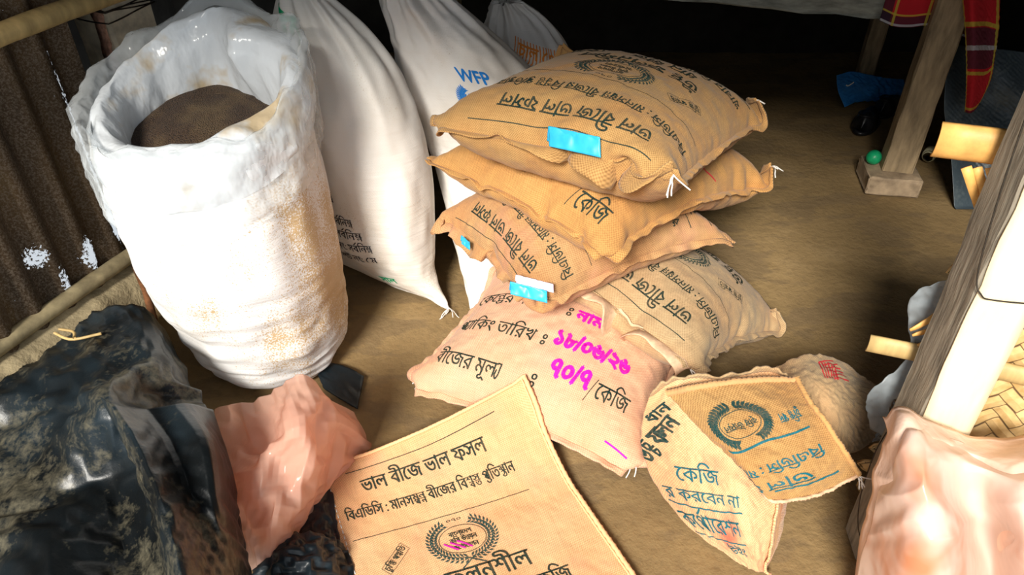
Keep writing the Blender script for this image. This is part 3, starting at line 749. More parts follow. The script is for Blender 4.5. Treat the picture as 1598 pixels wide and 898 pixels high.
# ================================================================== WHITE SACKS
def loft(stations, n=90, m=120, pleat=None, p=2.3, seed=0, namp=.006):
    """stations: (cx, cy, z, a, b, yaw) upright sections; pleat(t, theta) -> radial offset"""
    St = np.array(stations, float); Q = cr1(St, np.linspace(0, len(St) - 1, n)); th = np.linspace(0, 2 * PI, m, endpoint=False)
    c, s = np.cos(th), np.sin(th); e = 2 / p
    X = np.sign(c) * np.abs(c) ** e; Y = np.sign(s) * np.abs(s) ** e
    nz = snoise((n, m), (9, 12), seed, 3); w_ = np.minimum(1, np.minimum(np.arange(m), m - np.arange(m)) / 12.0); nz = nz * w_
    P = np.zeros((n, m, 3))
    for i in range(n):
        cx, cy, z, a, b, yaw = Q[i]; r = 1 + 0 * th
        pl = pleat(i / (n - 1), th) if pleat else 0
        x = X * (a + pl + nz[i] * namp); y = Y * (b + pl + nz[i] * namp)
        P[i, :, 0] = cx + x * math.cos(yaw) - y * math.sin(yaw); P[i, :, 1] = cy + x * math.sin(yaw) + y * math.cos(yaw); P[i, :, 2] = z
    return P
def loft_obj(name, P, material, parent=None, thick=0, L=(1, 1)):
    n, m = P.shape[:2]
    uu, vv = np.meshgrid(np.linspace(0, L[0], n), np.linspace(0, L[1], m), indexing='ij')
    F = grid_faces(n, m, closed=True, flip=True)
    o = mesh_obj(name, P.reshape(-1, 3), F, material, parent, True, np.stack([vv, uu], -1).reshape(-1, 2))
    return o

# --- the big open sack full of grain
BX, BY = -.752, 1.69
root = thing('white_sack', (BX, BY, 0), 'big white woven sack standing open, its plastic liner rolled back over brown grain', 'sack', 'white woven sacks')
def big_pleat(t, th):
    return .004 * np.sin(th * 7 + 3 * t) * (1 - t) + .004 * np.sin(th * 13 + 1) * t
St = [(BX + .05, BY - .01, .004, .05, .05, 0), (BX + .045, BY - .01, .003, .15, .15, 0), (BX + .04, BY - .01, .03, .195, .195, 0), (BX + .035, BY - .005, .10, .222, .22, 0), (BX + .02, BY, .22, .246, .24, 0), (BX + .005, BY, .38, .262, .255, 0),
      (BX - .002, BY, .54, .262, .255, 0), (BX, BY, .66, .252, .248, 0), (BX, BY, .77, .244, .238, 0)]
P = loft(St, 150, 160, big_pleat, 2.15, 5, .007)
# the mouth stands higher at the back than at the front, and wrinkles run round the foot
th = np.linspace(0, 2 * PI, 160, endpoint=False); up = (P[..., 2] / .76) ** 2
P[..., 2] += up * (.07 * np.sin(th)[None, :] + .02)
t_ = P[..., 2]; rr = P[..., :2] - [BX, BY]; rn = rr / (np.linalg.norm(rr, axis=-1, keepdims=True) + 1e-6)
fold = snoise((150, 160), (34, 5), 21, 2) * .004 * np.exp(-((t_ - .2) / .22) ** 2); P[..., :2] += rn * fold[..., None]
loft_obj('body', P, M['sack_big'], root, L=(.85, 1.7))
BIGTOP = P[-1]
def ring_surface(prof, k=160):
    """prof(theta) -> list of (radius factor r, z); swept round the mouth"""
    rows = []
    for a in np.linspace(0, 2 * PI, k, endpoint=False): rows.append(prof(a))
    return np.swapaxes(np.array(rows), 0, 1)
nzr = snoise((160, 2), (9, 1), 31, 2)[:, 0]; nzr *= np.minimum(1, np.minimum(np.arange(160), 160 - np.arange(160)) / 10.0); nz2 = snoise((160, 2), (16, 1), 33, 2)[:, 0]; nz2 *= np.minimum(1, np.minimum(np.arange(160), 160 - np.arange(160)) / 10.0)
def cuff(a):
    i = int(round(a / (2 * PI) * 160)) % 160; s = math.sin(a); c = math.cos(a)
    rim = .84 + .085 * s + .018 * nzr[i] + .01 * c - .045 * max(0, -c); ro = .257; ri = .198 + .010 * nz2[i] - .075 * math.exp(-((a - .95) / .5) ** 2) - .02 * max(0, -s); fat = .03 + .012 * nzr[i]
    prof = [(.185, .52), (.195, .64), (ri - .002, rim - .07), (ri + .004, rim - .02), (ri + .02, rim + .012), ((ri + ro) / 2, rim + .022), (ro - .008, rim + .006), (ro + .008, rim - .03), (ro + .012 + .004 * nz2[i], rim - .075), (ro + .004, rim - .125 - .02 * nzr[i])]
    x, y = c, s * .97
    return [(BX + .002 + x * r, BY + y * r, z) for r, z in prof]
P = ring_surface(cuff)
P = np.swapaxes(np.array([cr1(P[:, j], np.linspace(0, 9, 46)) for j in range(160)]), 0, 1)
cx_, cy_ = BX - .015, BY
d = P[..., :2] - [cx_, cy_]; d /= np.linalg.norm(d, axis=-1, keepdims=True) + 1e-9
wr = snoise((46, 160), (6, 26), 41, 3) * np.minimum(1, np.minimum(np.arange(160), 160 - np.arange(160)) / 8.0)[None]
P[..., :2] += d * (wr * .007)[..., None]; P[..., 2] += wr * .006
o = loft_obj('liner', P, M['liner'], root)
def skirt(a):
    i = int(round(a / (2 * PI) * 160)) % 160; s = math.sin(a); c = math.cos(a)
    rim = .848 + .09 * s + .02 * nz2[i] - .05 * max(0, -c); fl_ = .010 + .015 * max(0, -c) + .015 * max(0, s) + .008 * nzr[i]; ro = .262
    prof = [(ro - .03, rim - .015), (ro - .012, rim + .018), (ro + fl_ * .5, rim + .02), (ro + fl_, rim - .02), (ro + fl_ + .01 * nz2[i], rim - .08), (ro + fl_ * .6 + .008, rim - .15), (ro + .010 + .008 * nzr[i], rim - .20 - .03 * nz2[i])]
    return [(BX - .003 + c * r, BY + s * .97 * r, z) for r, z in prof]
P = ring_surface(skirt); P = np.swapaxes(np.array([cr1(P[:, j], np.linspace(0, 6, 30)) for j in range(160)]), 0, 1)
d = P[..., :2] - [cx_, cy_]; d /= np.linalg.norm(d, axis=-1, keepdims=True) + 1e-9
wr = snoise((30, 160), (5, 34), 44, 3) * np.minimum(1, np.minimum(np.arange(160), 160 - np.arange(160)) / 8.0)[None]
P[..., :2] += d * (np.abs(wr) * .014)[..., None]
tag(loft_obj('outer_film', P, M['clear'], root), 'clear plastic skirt hanging outside the rolled liner')
# the grain in it
k = 60; rr_ = np.linspace(0, 1, k); aa = np.linspace(0, 2 * PI, 96, endpoint=False); gn = snoise((k, 96), (5, 9), 51, 3) * np.minimum(1, np.minimum(np.arange(96), 96 - np.arange(96)) / 8.0)
P = np.array([[(BX - .015 + math.cos(a) * r * .200, BY + math.sin(a) * r * .195, .715 + .06 * math.sin(a) * r - .02 * r * r + .012 * math.exp(-((r * math.cos(a) + .1) ** 2 + (r * math.sin(a)) ** 2) * 12) + gn[i, j] * .006 * r) for j, a in enumerate(aa)] for i, r in enumerate(rr_)])
o = loft_obj('grain', P, M['grain']); tag(o, 'heap of small dark brown grain inside the open white sack', 'grain', kind='stuff')

# --- second white sack, neck gathered
yaw = 2.53
root = thing('white_sack', (-.47, 2.07, 0), 'white woven sack with gathered neck, right beside the open grain sack', 'sack', 'white woven sacks')
cx, cy = -.475, 2.07
St = [(cx + .03, cy - .03, .006, .295, .010, yaw), (cx + .02, cy - .01, .03, .285, .045, yaw), (cx, cy, .09, .262, .105, yaw), (cx, cy, .20, .255, .150, yaw), (cx, cy + .01, .36, .255, .165, yaw), (cx - .015, cy + .02, .52, .248, .165, yaw),
      (cx - .03, cy + .03, .64, .232, .150, yaw), (cx - .05, cy + .04, .76, .195, .120, yaw), (cx - .08, cy + .05, .86, .135, .085, yaw), (cx - .11, cy + .06, .94, .055, .04, yaw), (cx - .115, cy + .06, .98, .035, .03, yaw), (cx - .12, cy + .06, 1.04, .08, .05, yaw), (cx - .13, cy + .07, 1.12, .12, .06, yaw)]
def neck(a0, k1=11, k2=5, amp=.022):
    def f(t, th):
        w_ = np.clip((t - a0) / (1 - a0), 0, 1) ** 1.3
        return w_ * amp * (np.sin(th * k1 + 2 * np.sin(th)) * .6 + np.sin(th * (k1 + k2) + 1.7) * .5)
    return f
P = loft(St, 130, 180, neck(.34, 9, 5, .026), 2.2, 61, .008); hstamp(P[:, :])
bd2 = loft_obj('body', P, M['sack_mid'], root, L=(1.25, 1.1)); SACK2 = P
tip = P[0, int(np.argmax(P[0, :, 0]))]
threads(tip + [0, -.01, .008], (-.3, -.8, 0), 'loose_threads', root, 6, .05, 4, .0016)
def on_loft(P, design, name, material, parent, u0, v0, ang, off=.0015):
    """draw a flat design (metres) on an upright loft: u0 = angle index centre, v0 = height; uses true arc lengths"""
    n, m = P.shape[:2]; h = P[:, :, 2]; V = np.concatenate(design.V)
    bm = bmesh.new(); vs = [bm.verts.new((a, b, 0)) for a, b in V]
    for f in design.F:
        try: bm.faces.new([vs[k] for k in f])
        except ValueError: pass
    lo, hi = V.min(0), V.max(0)
    for k in np.arange(lo[0], hi[0], .008): bmesh.ops.bisect_plane(bm, geom=bm.verts[:] + bm.edges[:] + bm.faces[:], plane_co=(k, 0, 0), plane_no=(1, 0, 0))
    for k in np.arange(lo[1], hi[1], .008): bmesh.ops.bisect_plane(bm, geom=bm.verts[:] + bm.edges[:] + bm.faces[:], plane_co=(0, k, 0), plane_no=(0, 1, 0))
    uv = np.array([v.co[:2] for v in bm.verts]); c, s = math.cos(ang), math.sin(ang); uv = uv @ np.array([[c, s], [-s, c]])
    row = int(np.argmin(abs(P[:, int(u0) % m, 2] - v0))); r = P[row]; seg = np.linalg.norm(np.diff(np.vstack([r, r[:1]]), axis=0), axis=1); cum = np.concatenate([[0], np.cumsum(seg)])
    tot = cum[-1]; s0 = cum[int(u0) % m]; N = normals(P); out = []
    for a, b in uv:
        sc = (s0 + a) % tot; j = np.interp(sc, cum, np.arange(m + 1)) % m; j0 = int(j) % m; j1 = (j0 + 1) % m; f = j - int(j)
        col = P[:, j0] * (1 - f) + P[:, j1] * f; nn = N[:, j0] * (1 - f) + N[:, j1] * f
        i = np.interp(v0 + b, col[:, 2], np.arange(n)); i0 = min(int(i), n - 2); g = i - i0
        p = col[i0] * (1 - g) + col[i0 + 1] * g; q = nn[i0] * (1 - g) + nn[i0 + 1] * g; q /= np.linalg.norm(q) + 1e-9
        rad = p - [P[i0, :, 0].mean(), P[i0, :, 1].mean(), p[2]]
        if np.dot(rad, q) < 0: q = -q
        out.append(p + q * off)
    for v, x in zip(bm.verts, out): v.co = x
    return bm_obj(name, bm, material, parent, True)
def near_idx(P, pt):
    """column of the loft nearest a world point at that height"""
    row = int(np.argmin(abs(P[:, :, 2].mean(1) - pt[2]))); d = np.linalg.norm(P[row, :, :2] - np.array(pt[:2]), axis=1); return int(np.argmin(d))
d = Design(); d.text('ত', 0, .075, 0, .085, bold=.006); d.line([(-.05, .06), (-.02, .11), (.02, .09)], .016)
on_loft(SACK2, d, 'green_lettering', plain('green_ink', (.0, .36, .14), .8, 90, .2), root, near_idx(SACK2, PY(412, 70, 2.0)), .79, 0)
INKB = plain('black_ink', (.03, .025, .03), .8, 200, .4)
d = Design(); x0 = -.02
for t, y_, x_, w_ in (('িজ', .155, -.055, .03), ('[ক|ষ]', .125, -.06, .03), ('সব^িন[ম|ন]', .045, -.07, .085), ('সব^িন[ম|ন]', .0, -.07, .105), ('নং: সব^িন[ম|ন]', -.045, -.075, .13), ('লট নং: ৫ম', -.09, -.08, .135)):
    d = Design(); d.text(t, x_, x_ + w_, y_, .024, bold=.001); on_loft(SACK2, d, 'black_lettering', INKB, root, near_idx(SACK2, PY(560, 380, 1.92)), .255, .12)
i2 = near_idx(SACK2, PY(560, 380, 1.92))
d = Design(); d.text('৫', -.085, -.04, .2, .03, bold=.003)
on_loft(SACK2, d, 'orange_lettering', plain('orange_ink', (.80, .25, .03), .8, 90, .2), root, i2, .255, .12)
d = Design(); d.text('সান', 0, .06, 0, .02, bold=.002)
on_loft(SACK2, d, 'green_lettering', bpy.data.materials['green_ink'], root, near_idx(SACK2, PY(585, 440, 1.90)), .075, .1)

# --- third white sack with the blue emblem
cx, cy = .03, 2.05
root = thing('white_sack', (cx, cy, 0), 'white woven sack with blue wreath emblem and letters, leaning behind the jute stack', 'sack', 'white woven sacks')
St = [(cx, cy - .01, .006, .285, .012, .98), (cx, cy + .01, .04, .272, .07, .95), (cx, cy + .07, .12, .262, .13, .80), (cx - .02, cy + .14, .30, .255, .165, .55), (cx - .08, cy + .19, .46, .240, .165, .35),
      (cx - .15, cy + .21, .60, .220, .155, .25), (cx - .21, cy + .21, .71, .178, .135, .2), (cx - .265, cy + .20, .80, .136, .11, .2), (cx - .315, cy + .19, .88, .095, .08, .2), (cx - .35, cy + .18, .95, .042, .035, .2), (cx - .36, cy + .18, 1.03, .078, .04, .2)]
P = loft(St, 130, 180, neck(.45, 9, 6, .020), 2.2, 71, .009); SACK3 = P; hstamp(P)
loft_obj('body', P, M['sack_far'], root, L=(1.2, 1.1))
d = Design(); d.text('WFP', -.035, .06, .055, .034, bold=.003)
d.wreath(.0, -.0, .05, .045, 80); d.wreath(.0, -.0, .044, .039, 80)
for q in range(-3, 4): d.line([(q * .004, -.030 + abs(q) * .003), (q * .011, .0), (q * .010, .024 - abs(q) * .003)], .0045)
on_loft(SACK3, d, 'blue_emblem', plain('blue_ink', (.01, .20, .62), .8, 90, .2), root, near_idx(SACK3, PY(733, 140, 2.08)), .615, -.25)
threads(PZ(742, 498, .01), (-.3, -.6, .1), 'loose_threads', root, 5, .04, 9, .002, M['rod'])

# --- fourth sack far behind, with red print, and a hanging film
cx, cy = .06, 2.62
root = thing('white_sack', (cx, cy, 0), 'white sack with orange print in the dark behind the blue-emblem sack', 'sack', 'white woven sacks')
P = loft([(cx, cy, .006, .2, .015, 0), (cx, cy, .06, .2, .08, 0), (cx, cy, .2, .2, .13, 0), (cx, cy, .45, .19, .13, .1), (cx - .02, cy, .6, .16, .11, .2), (cx - .05, cy, .70, .10, .06, .3), (cx - .08, cy, .76, .04, .03, .3)], 70, 90, neck(.5), 2.2, 81, .006)
loft_obj('body', P, M['sack_far'], root)
d = Design(); d.text('চাল ৫০', -.07, .07, 0, .035, bold=.003)
for q in np.arange(-.09, .09, .012): d.line([(q, -.02), (q + .006, -.008), (q + .004, .05)], .004)
on_loft(P, d, 'orange_print', bpy.data.materials['orange_ink'], root, near_idx(P, (.12, 2.3, .58)), .59, -.35)
P = np.array([[PY(x + (y_ / 6) , y_, 2.30) + np.array([0, .02 * math.sin(x * .3 + y_ * .01), 0]) for y_ in np.linspace(-120, 75, 14)] for x in np.linspace(655, 712, 18)])
o = grid_obj('plastic_sheet', crumple(upto(P, (36, 40)), 1.04, 40, .1, .01, (8, 4), 3, floor=False), M['clear'], None, (.2, .5), 0); tag(o, 'clear plastic sheet hanging in the dark behind the blue-emblem sack', 'plastic sheet')

# ================================================================== JUTE BAGS
def fine(P, k=109, seed=0, amp=.0022):
    Q = upto(P, (k, k)); N = normals(Q)
    return Q + N * (snoise((k, k), (26, 26), seed, 3) * amp)[..., None]
def bag_mesh(name, T, B, material, parent, W, L, flip):
    n, m = T.shape[:2]; B = B.copy()
    uu, vv = np.meshgrid(np.linspace(0, W, n), np.linspace(0, L, m), indexing='ij'); uv = np.stack([uu, vv], -1).reshape(-1, 2)
    V = np.concatenate([T.reshape(-1, 3), B.reshape(-1, 3)]); idx = np.arange(2 * n * m); G = np.arange(n * m).reshape(n, m)
    for e in (G[0], G[-1], G[:, 0], G[:, -1]): idx[e + n * m] = e
    F = [tuple(idx[list(f)]) for f in grid_faces(n, m, 0, flip) + grid_faces(n, m, n * m, not flip)]
    return mesh_obj(name, V, F, material, parent, True, np.concatenate([uv, uv + [.33, .21]]))
def jute_bag(label, W, L, corners, vol, ji, seed, steps=150, art=(), seams=('u0', 'u1', 'v1'), group='jute seed bags in the stack', **kw):
    T, B = sim_sack(W, L, corners, vol, seed=seed, steps=steps, **kw)
    T2, B2 = fine(T, seed=seed), fine(B, seed=seed)
    e = (T2 + B2) / 2
    for s_ in (np.s_[0], np.s_[-1], np.s_[:, 0], np.s_[:, -1]): B2[s_] = T2[s_]
    base = B2.reshape(-1, 3).mean(0); root = thing('jute_bag', (float(base[0]), float(base[1]), float(B2[..., 2].min())), label, 'sack', group)
    flip = np.cross(np.array(corners[1, 0]) - corners[0, 0], np.array(corners[0, 1]) - corners[0, 0])[2] < 0
    body = bag_mesh('body', T2, B2, JUTES[ji], root, W, L, flip)
    sc_ = W / .62
    for nm, d, mt in art: drape(nm, d.scaled(sc_), T2, (W, L), mt, body, flip=flip, split=not flip)
    for i, s_ in enumerate(seams): seam_strip(T2, B2, s_, 'seam', JUTES[ji], root, .015, .0, seed * 7 + i, .006, .005, lift=-.002)
    hstamp(T2)
    return root, body, T2, B2
FD, FW = front_design()
def front_art(): return [('printed_lettering', FD, M['ink_dark']), ('wreath_emblem', FW, M['ink'])]
def back_design(kg=True, rows=True, W=.60):
    d = Design(); p = Design()
    if rows:
        d.text('েকে[ন|দ]~র নাম', .05, .235, .295, .034, bold=.001); d.text('ঃ', .305, .322, .295, .032, bold=.001)
        d.text('প&ািকং তািরখ', .05, .27, .190, .034, bold=.001); d.text('ঃ', .285, .302, .190, .03, bold=.001)
        d.text('বীেজর মূল&', .055, .235, .078, .034, bold=.001); d.text('ঃ', .305, .325, .085, .032, bold=.001)
    if kg: d.text('েকিজ', .455, .535, .115, .038, bold=.001); d.line([(.438, .10), (.452, .16)], .002)
    return d, p

# E: the bottom bag
dE, pE = back_design()
pE.text('নাম', .33, .40, .295, .03, bold=.005); pE.text('১৮/০৬/২৬', .31, .50, .205, .040, bold=.006); pE.text('৭০/৭', .335, .435, .125, .044, bold=.006)
pE.line([(.52, .04), (.55, .035), (.58, .028)], .004)
E1 = jute_bag('bottom jute bag of the stack with bright pink handwritten date and price', .69, .67, {(0, 0): (-.245, 1.49, .07), (1, 0): (.30, 1.225, .06), (0, 1): (-.0, 1.98, .08), (1, 1): (.53, 1.72, .09)}, .058, 4, 11,
              art=[('printed_lettering', dE, M['ink_dark']), ('pink_handwriting', pE, M['ink_magenta'])], seams=('u0', 'u1', 'v1', 'v0'))
threads(E1[2][-1, 0], (.2, -.8, 0), 'loose_threads', E1[0], 2, .05, 2, .0018); threads(E1[2][0, 0], (-.8, -.3, 0), 'loose_threads', E1[0], 2, .03, 3, .002)
H_E = H.copy()
# D
D1 = jute_bag('grey-brown jute bag, second from the bottom of the stack, drooping off to the right', .70, .67, {(0, 0): (.462, 1.39, .22), (1, 0): (-.02, 1.80, .28), (0, 1): (.81, 1.72, .12), (1, 1): (.34, 2.16, .26)}, .056, 3, 12, mids=[(.33, 0, (.30, 1.50, .21)), (.66, 0, (.13, 1.64, .25))], art=front_art())
# C
C1 = jute_bag('middle jute bag of the stack with its dog-eared corner poking out on the left', .58, .64, {(0, 0): (.09, 1.64, .37), (1, 0): (-.20, 1.82, .37), (0, 1): (.63, 1.665, .36), (1, 1): (.25, 2.12, .38)}, .049, 2, 13, mids=[(.5, 0, (-.06, 1.76, .36))], art=front_art())
# B
dB, pB = back_design(kg=False, rows=False); dB.text('েকিজ', .46, .55, .045, .042, bold=.001); dB.line([(.44, .04), (.455, .10)], .002); dB.text('ঃ', .33, .348, .10, .032, bold=.001); dB.text('নাম', .20, .26, .15, .036, bold=.001)
pB.text('৬৩', .40, .44, .11, .02, bold=.003); pB.line([(.55, .40), (.59, .44)], .004)
B1 = jute_bag('jute bag directly under the top one of the stack, with one printed word', .69, .80, {(0, 0): (-.222, 1.91, .53), (1, 0): (.222, 1.455, .52), (0, 1): (.30, 2.34, .52), (1, 1): (.757, 1.88, .53)}, .066, 1, 14, mids=[(.3, 0, (-.08, 1.69, .51)), (.62, 0, (.08, 1.545, .50))],
              art=[('printed_lettering', dB, M['ink_dark']), ('red_handwriting', pB, M['ink_red'])])
threads(B1[2][-1, -1], (.5, -.2, .5), 'loose_threads', B1[0], 3, .045, 5, .0018)
# A
A1 = jute_bag('top jute bag of the stack with a blue paper tag on its mouth', .69, .74, {(0, 0): (.355, 1.375, .785), (1, 0): (-.17, 1.77, .72), (0, 1): (.662, 1.87, .72), (1, 1): (.12, 2.24, .76)}, .059, 0, 15, mids=[(.70, 0, (-.01, 1.61, .75)), (.42, 0, (.15, 1.60, .80)), (.2, 0, (.26, 1.50, .79))], art=front_art())
threads(A1[2][0, -1], (.6, -.2, .1), 'loose_threads', A1[0], 2, .03, 6, .002)

# the open mouth lips, torn tags
def lip(bag, ji, width, droop, rng, seed, mats=None, side='v0', prof=None, lift=0, name='mouth_flap', amp=.012, waves=7):
    root, body, T, B = bag
    return seam_strip(T, B, side, name, mats or JUTES[ji], root, width, droop, seed, amp, .0025, rng=rng, waves=waves, lift=lift, prof=prof)
lip(A1, 0, .016, .0, (0, 1), 3, waves=14, amp=.004, name='mouth_hem')
lip(A1, 0, .050, .030, (0, .66), 4, JUTES[0], prof=[(0, .5), (.2, .8), (.55, 1), (.85, .6), (1, .1)])
lip(D1, 3, .012, .0, (0, 1), 5, waves=14, amp=.006, name='mouth_hem')
o = lip(D1, 3, .075, .03, (.0, .95), 6, M['lining'], prof=[(0, .35), (.3, .8), (.7, 1), (1, .4)]); tag(o, 'pale inner lip of the mouth')
lip(C1, 2, .035, .015, (.0, 1), 7, prof=[(0, .25), (.3, .6), (.6, .7), (1, 1.0)], amp=.02)
lip(B1, 1, .014, .0, (0, 1), 8, waves=14, amp=.004, name='seam')
threads(A1[2][0, 0] + [0, -.01, -.01], (0, -.7, -.5), 'loose_threads', A1[0], 4, .05, 7, .0018)
threads(D1[2][0, 0] + [0, -.01, 0], (.6, -.7, -.2), 'loose_threads', D1[0], 3, .04, 8, .0018)

def folded_tag(name, a, b, h, tiltv, label, parent, mt, notch=.0):
    """a strip of stiff paper folded over the hem: a to b along the hem, height h"""
    a, b = np.array(a, float), np.array(b, float); up = np.array(tiltv, float); rows = []
    for q, (o, k) in enumerate(((0, 0), (.4, .10), (1, .16), (.98, .22), (.5, .36), (.1, .55))):
        rows.append([a + (b - a) * t + up * h * o + np.array([0, -k * h, -.35 * k * h]) + (b - a) * .05 * k for t in np.linspace(0, 1, 10)])
    P = upto(np.array(rows), (22, 30)); P += normals(P) * (snoise((22, 30), (3, 6), 5, 2) * .0015)[..., None]
    return tag(grid_obj(name, P, mt, parent, (h, 1), .0012), label)
def seat(bag, u, v, up=.006): T = bag[2]; return bil(T, np.array([u]), np.array([v]))[0] + [0, 0, up]
folded_tag('paper_tag', seat(A1, .50, .012), seat(A1, .30, .012), .038, (.02, .25, .9), 'bright blue paper tag stitched on the mouth', A1[0], M['blue_tag'])
folded_tag('paper_tag', PY(795, 452, 1.49), PY(852, 466, 1.46), .028, (.03, .15, .9), 'bright blue and lilac paper tag', C1[0], M['blue_tag'])
folded_tag('tag_top', PY(804, 438, 1.50), PY(862, 452, 1.47), .020, (.03, .15, .9), 'lilac strip of the paper tag', C1[0], M['tag_white'])
folded_tag('paper_scrap', seat(C1, .70, 0, .0) + [-.02, -.02, 0], seat(C1, .62, 0, 0) + [-.02, -.02, 0], .02, (.05, .3, .8), 'small blue scrap of the paper tag', C1[0], M['blue_tag'])

# F: the empty bag lying flat in front
H_STACK = H.copy(); H = H_E.copy(); tent(2.0, 4)
c00, c10 = np.array(PZ(497, 735, .012)), np.array([.03, 1.39, .15]); vdir = np.array([.40, -.915, 0])
n = 61; u, v = np.meshgrid(np.linspace(0, 1, n), np.linspace(0, 1, n), indexing='ij'); u = u[..., None]; v = v[..., None]
c01 = c00 + vdir * .88; c11 = c10 * [1, 1, 0] + vdir * .88 + [.05, 0, .01]
P = c00 * (1 - u) * (1 - v) + c10 * u * (1 - v) + c11 * u * v + c01 * (1 - u) * v; P[..., 2] = .012 + .14 * (u ** 1.2 * np.maximum(0, 1 - v / .30) ** 1.6)[..., 0]
bow = (np.sin(u * PI) * (1 - v)) * .018; P[..., 1:2] -= bow
P[..., 2] = np.maximum(P[..., 2], hsample(P[..., 0], P[..., 1]) + .006)
F1 = crumple(P, 1.012, 60, .10, .007, (4, 5), 91, kb=.6)
F2 = upto(F1, (145, 145)); F2 += normals(F2) * (snoise((145, 145), (20, 24), 92, 3) * .0013)[..., None]
root = thing('jute_bag', (float(c00[0]), float(c00[1]), 0), 'empty jute bag lying flat on the earth floor, printed with a wreath emblem', 'sack', 'jute seed bags on the floor')
body = grid_obj('body', F2, JUTES[5], root, (.62, .88), .006, flip=True)
drape('printed_lettering', FD, F2, (.62, .88), M['ink_dark'], body, flip=True, off=.0016)
drape('wreath_emblem', FW, F2, (.62, .88), M['ink'], body, flip=True, off=.0016)
dp = Design()
for a_, b_ in ((.245, .30), (.262, .315), (.28, .33)): dp.line([(a_, -.30), (a_ + .03, -.325)], .004)
drape('pink_stain', dp, F2, (.62, .88), M['ink_magenta'], body, flip=True, off=.0022)
under = F2.copy(); under[..., 2] -= .010; under[..., 2] = np.maximum(under[..., 2], .001); under[..., 0] += .006
edge_ = F2[:, 2] + [0, 0, .0015]
tube(F2[-1, :, :] + [.0, .0, .004], .006, 'seam', JUTES[5], root, 7, wob=.2)
tube(F2[-3, :, :] + [.0, .0, .004], .0025, 'seam', JUTES[5], root, 6, wob=.3)
tube(F2[:, 0, :] + [.0, .0, .003], .0045, 'hem', JUTES[5], root, 7, wob=.2)
stitches(F2[4, :, :] + [0, 0, .001], 'stitching', root, .016, .010, .0012)
hstamp(F2)

# --- bags built on shaped panels
def panel(rows, n, m): return upto(np.array(rows, float), (n, m))
def rowsZ(R): return [[PZ(*q) for q in r] for r in R]
def closed_bag(front, back_shift, seed, inner):
    """back sheet: same outline, interior pushed away from the camera and down to the ground"""
    n, m = front.shape[:2]; u, v = np.meshgrid(np.linspace(0, 1, n), np.linspace(0, 1, m), indexing='ij')
    w_ = (np.sin(u * PI) * np.sin(v * PI)) ** .55
    B = front + np.array(back_shift) * w_[..., None]; B[..., 2] = np.maximum(B[..., 2], .004); return B
root = thing('jute_bag', (.48, 1.05, 0), 'slumped jute bag on the floor with teal lettering, its mouth folded over to the right', 'sack', 'jute seed bags on the floor')
G0 = panel(rowsZ([
    [(1014, 618, .28), (1060, 592, .34), (1130, 590, .36), (1200, 580, .36), (1242, 600, .35)],
    [(1003, 655, .20), (1058, 648, .29), (1120, 652, .32), (1180, 655, .32), (1236, 665, .29)],
    [(1003, 705, .12), (1058, 712, .21), (1110, 718, .25), (1160, 722, .26), (1222, 735, .21)],
    [(1028, 765, .05), (1072, 775, .13), (1120, 782, .17), (1160, 788, .19), (1212, 800, .15)],
    [(1082, 828, .015), (1112, 838, .05), (1142, 846, .08), (1170, 850, .10), (1204, 852, .07)],
    [(1150, 878, .006), (1160, 883, .012), (1170, 888, .02), (1180, 892, .02), (1192, 893, .012)]]), 60, 44)
G0 = crumple(G0, 1.03, 50, .12, .010, (7, 7), 101, kb=.5)
Gf = np.swapaxes(upto(G0, (130, 100)), 0, 1); Gf += normals(Gf) * (snoise((100, 130), (18, 22), 102, 3) * .002)[..., None]     # u right, v down
Gb = closed_bag(Gf, (.19, .18, -.16), 1, 0); W_, L_ = .30, .46
body = bag_mesh('body', Gf, Gb, JUTES[6], root, W_, L_, True); hstamp(Gf)
d = Design()
d.text('েকিজ', .065, .165, -.240, .032, bold=.0012); d.text('র করেবন না', .02, .215, -.285, .024, bold=.0012)
d.line([(.01, -.297), (.12, -.300), (.22, -.297)], .0032)
d.text('কেপ^ােরশন', .015, .20, -.352, .034, bold=.0012); d.line([(.01, -.368), (.21, -.372)], .0030); d.text('উইং', .12, .20, -.405, .02, bold=.0012)
drape('teal_lettering', d, Gf, (W_, L_), M['ink_teal'], body, flip=True, split=True)
d = Design(); d.text('উ[চ|চ] ফ', .012, .10, -.215, .045, rot=.95, bold=.003); d.text('লন', .05, .10, -.15, .035, rot=.9, bold=.003); d.text('ধান', .02, .075, -.11, .03, rot=.7, bold=.003)
drape('dark_lettering', d, Gf, (W_, L_), M['ink'], body, flip=True)
seam_strip(Gf, Gb, 'u1', 'seam', JUTES[5], root, .016, 0, 5, .006, .005); seam_strip(Gf, Gb, 'v0', 'seam', JUTES[3], root, .014, 0, 6, .006, .005)
# the folded-over mouth (u from its outer seam towards the left, v away from the mouth)
Gm = panel(rowsZ([
    [(1337, 742, .262), (1316, 708, .315), (1290, 668, .355), (1262, 628, .372), (1240, 592, .374)],
    [(1290, 768, .255), (1272, 732, .312), (1246, 690, .352), (1215, 640, .378), (1190, 590, .384)],
    [(1244, 780, .262), (1225, 748, .308), (1200, 705, .342), (1168, 650, .368), (1130, 595, .380)],
    [(1203, 782, .268), (1185, 757, .300), (1160, 722, .325), (1120, 665, .350), (1078, 602, .362)],
    [(1186, 762, .270), (1160, 736, .290), (1128, 705, .302), (1080, 660, .310), (1036, 612, .318)]]), 44, 52)
Gm = crumple(Gm[::2, ::2], 1.03, 40, .08, .020, (3, 4), 104, kb=.4, floor=False)
Gm = upto(Gm, (90, 110)); Gm += normals(Gm) * (snoise((90, 110), (16, 20), 105, 3) * .0018)[..., None]
gm = grid_obj('folded_mouth', Gm, JUTES[0], root, (.26, .32), .004, flip=True, off=-1)
FDo, FWo = FD, FW
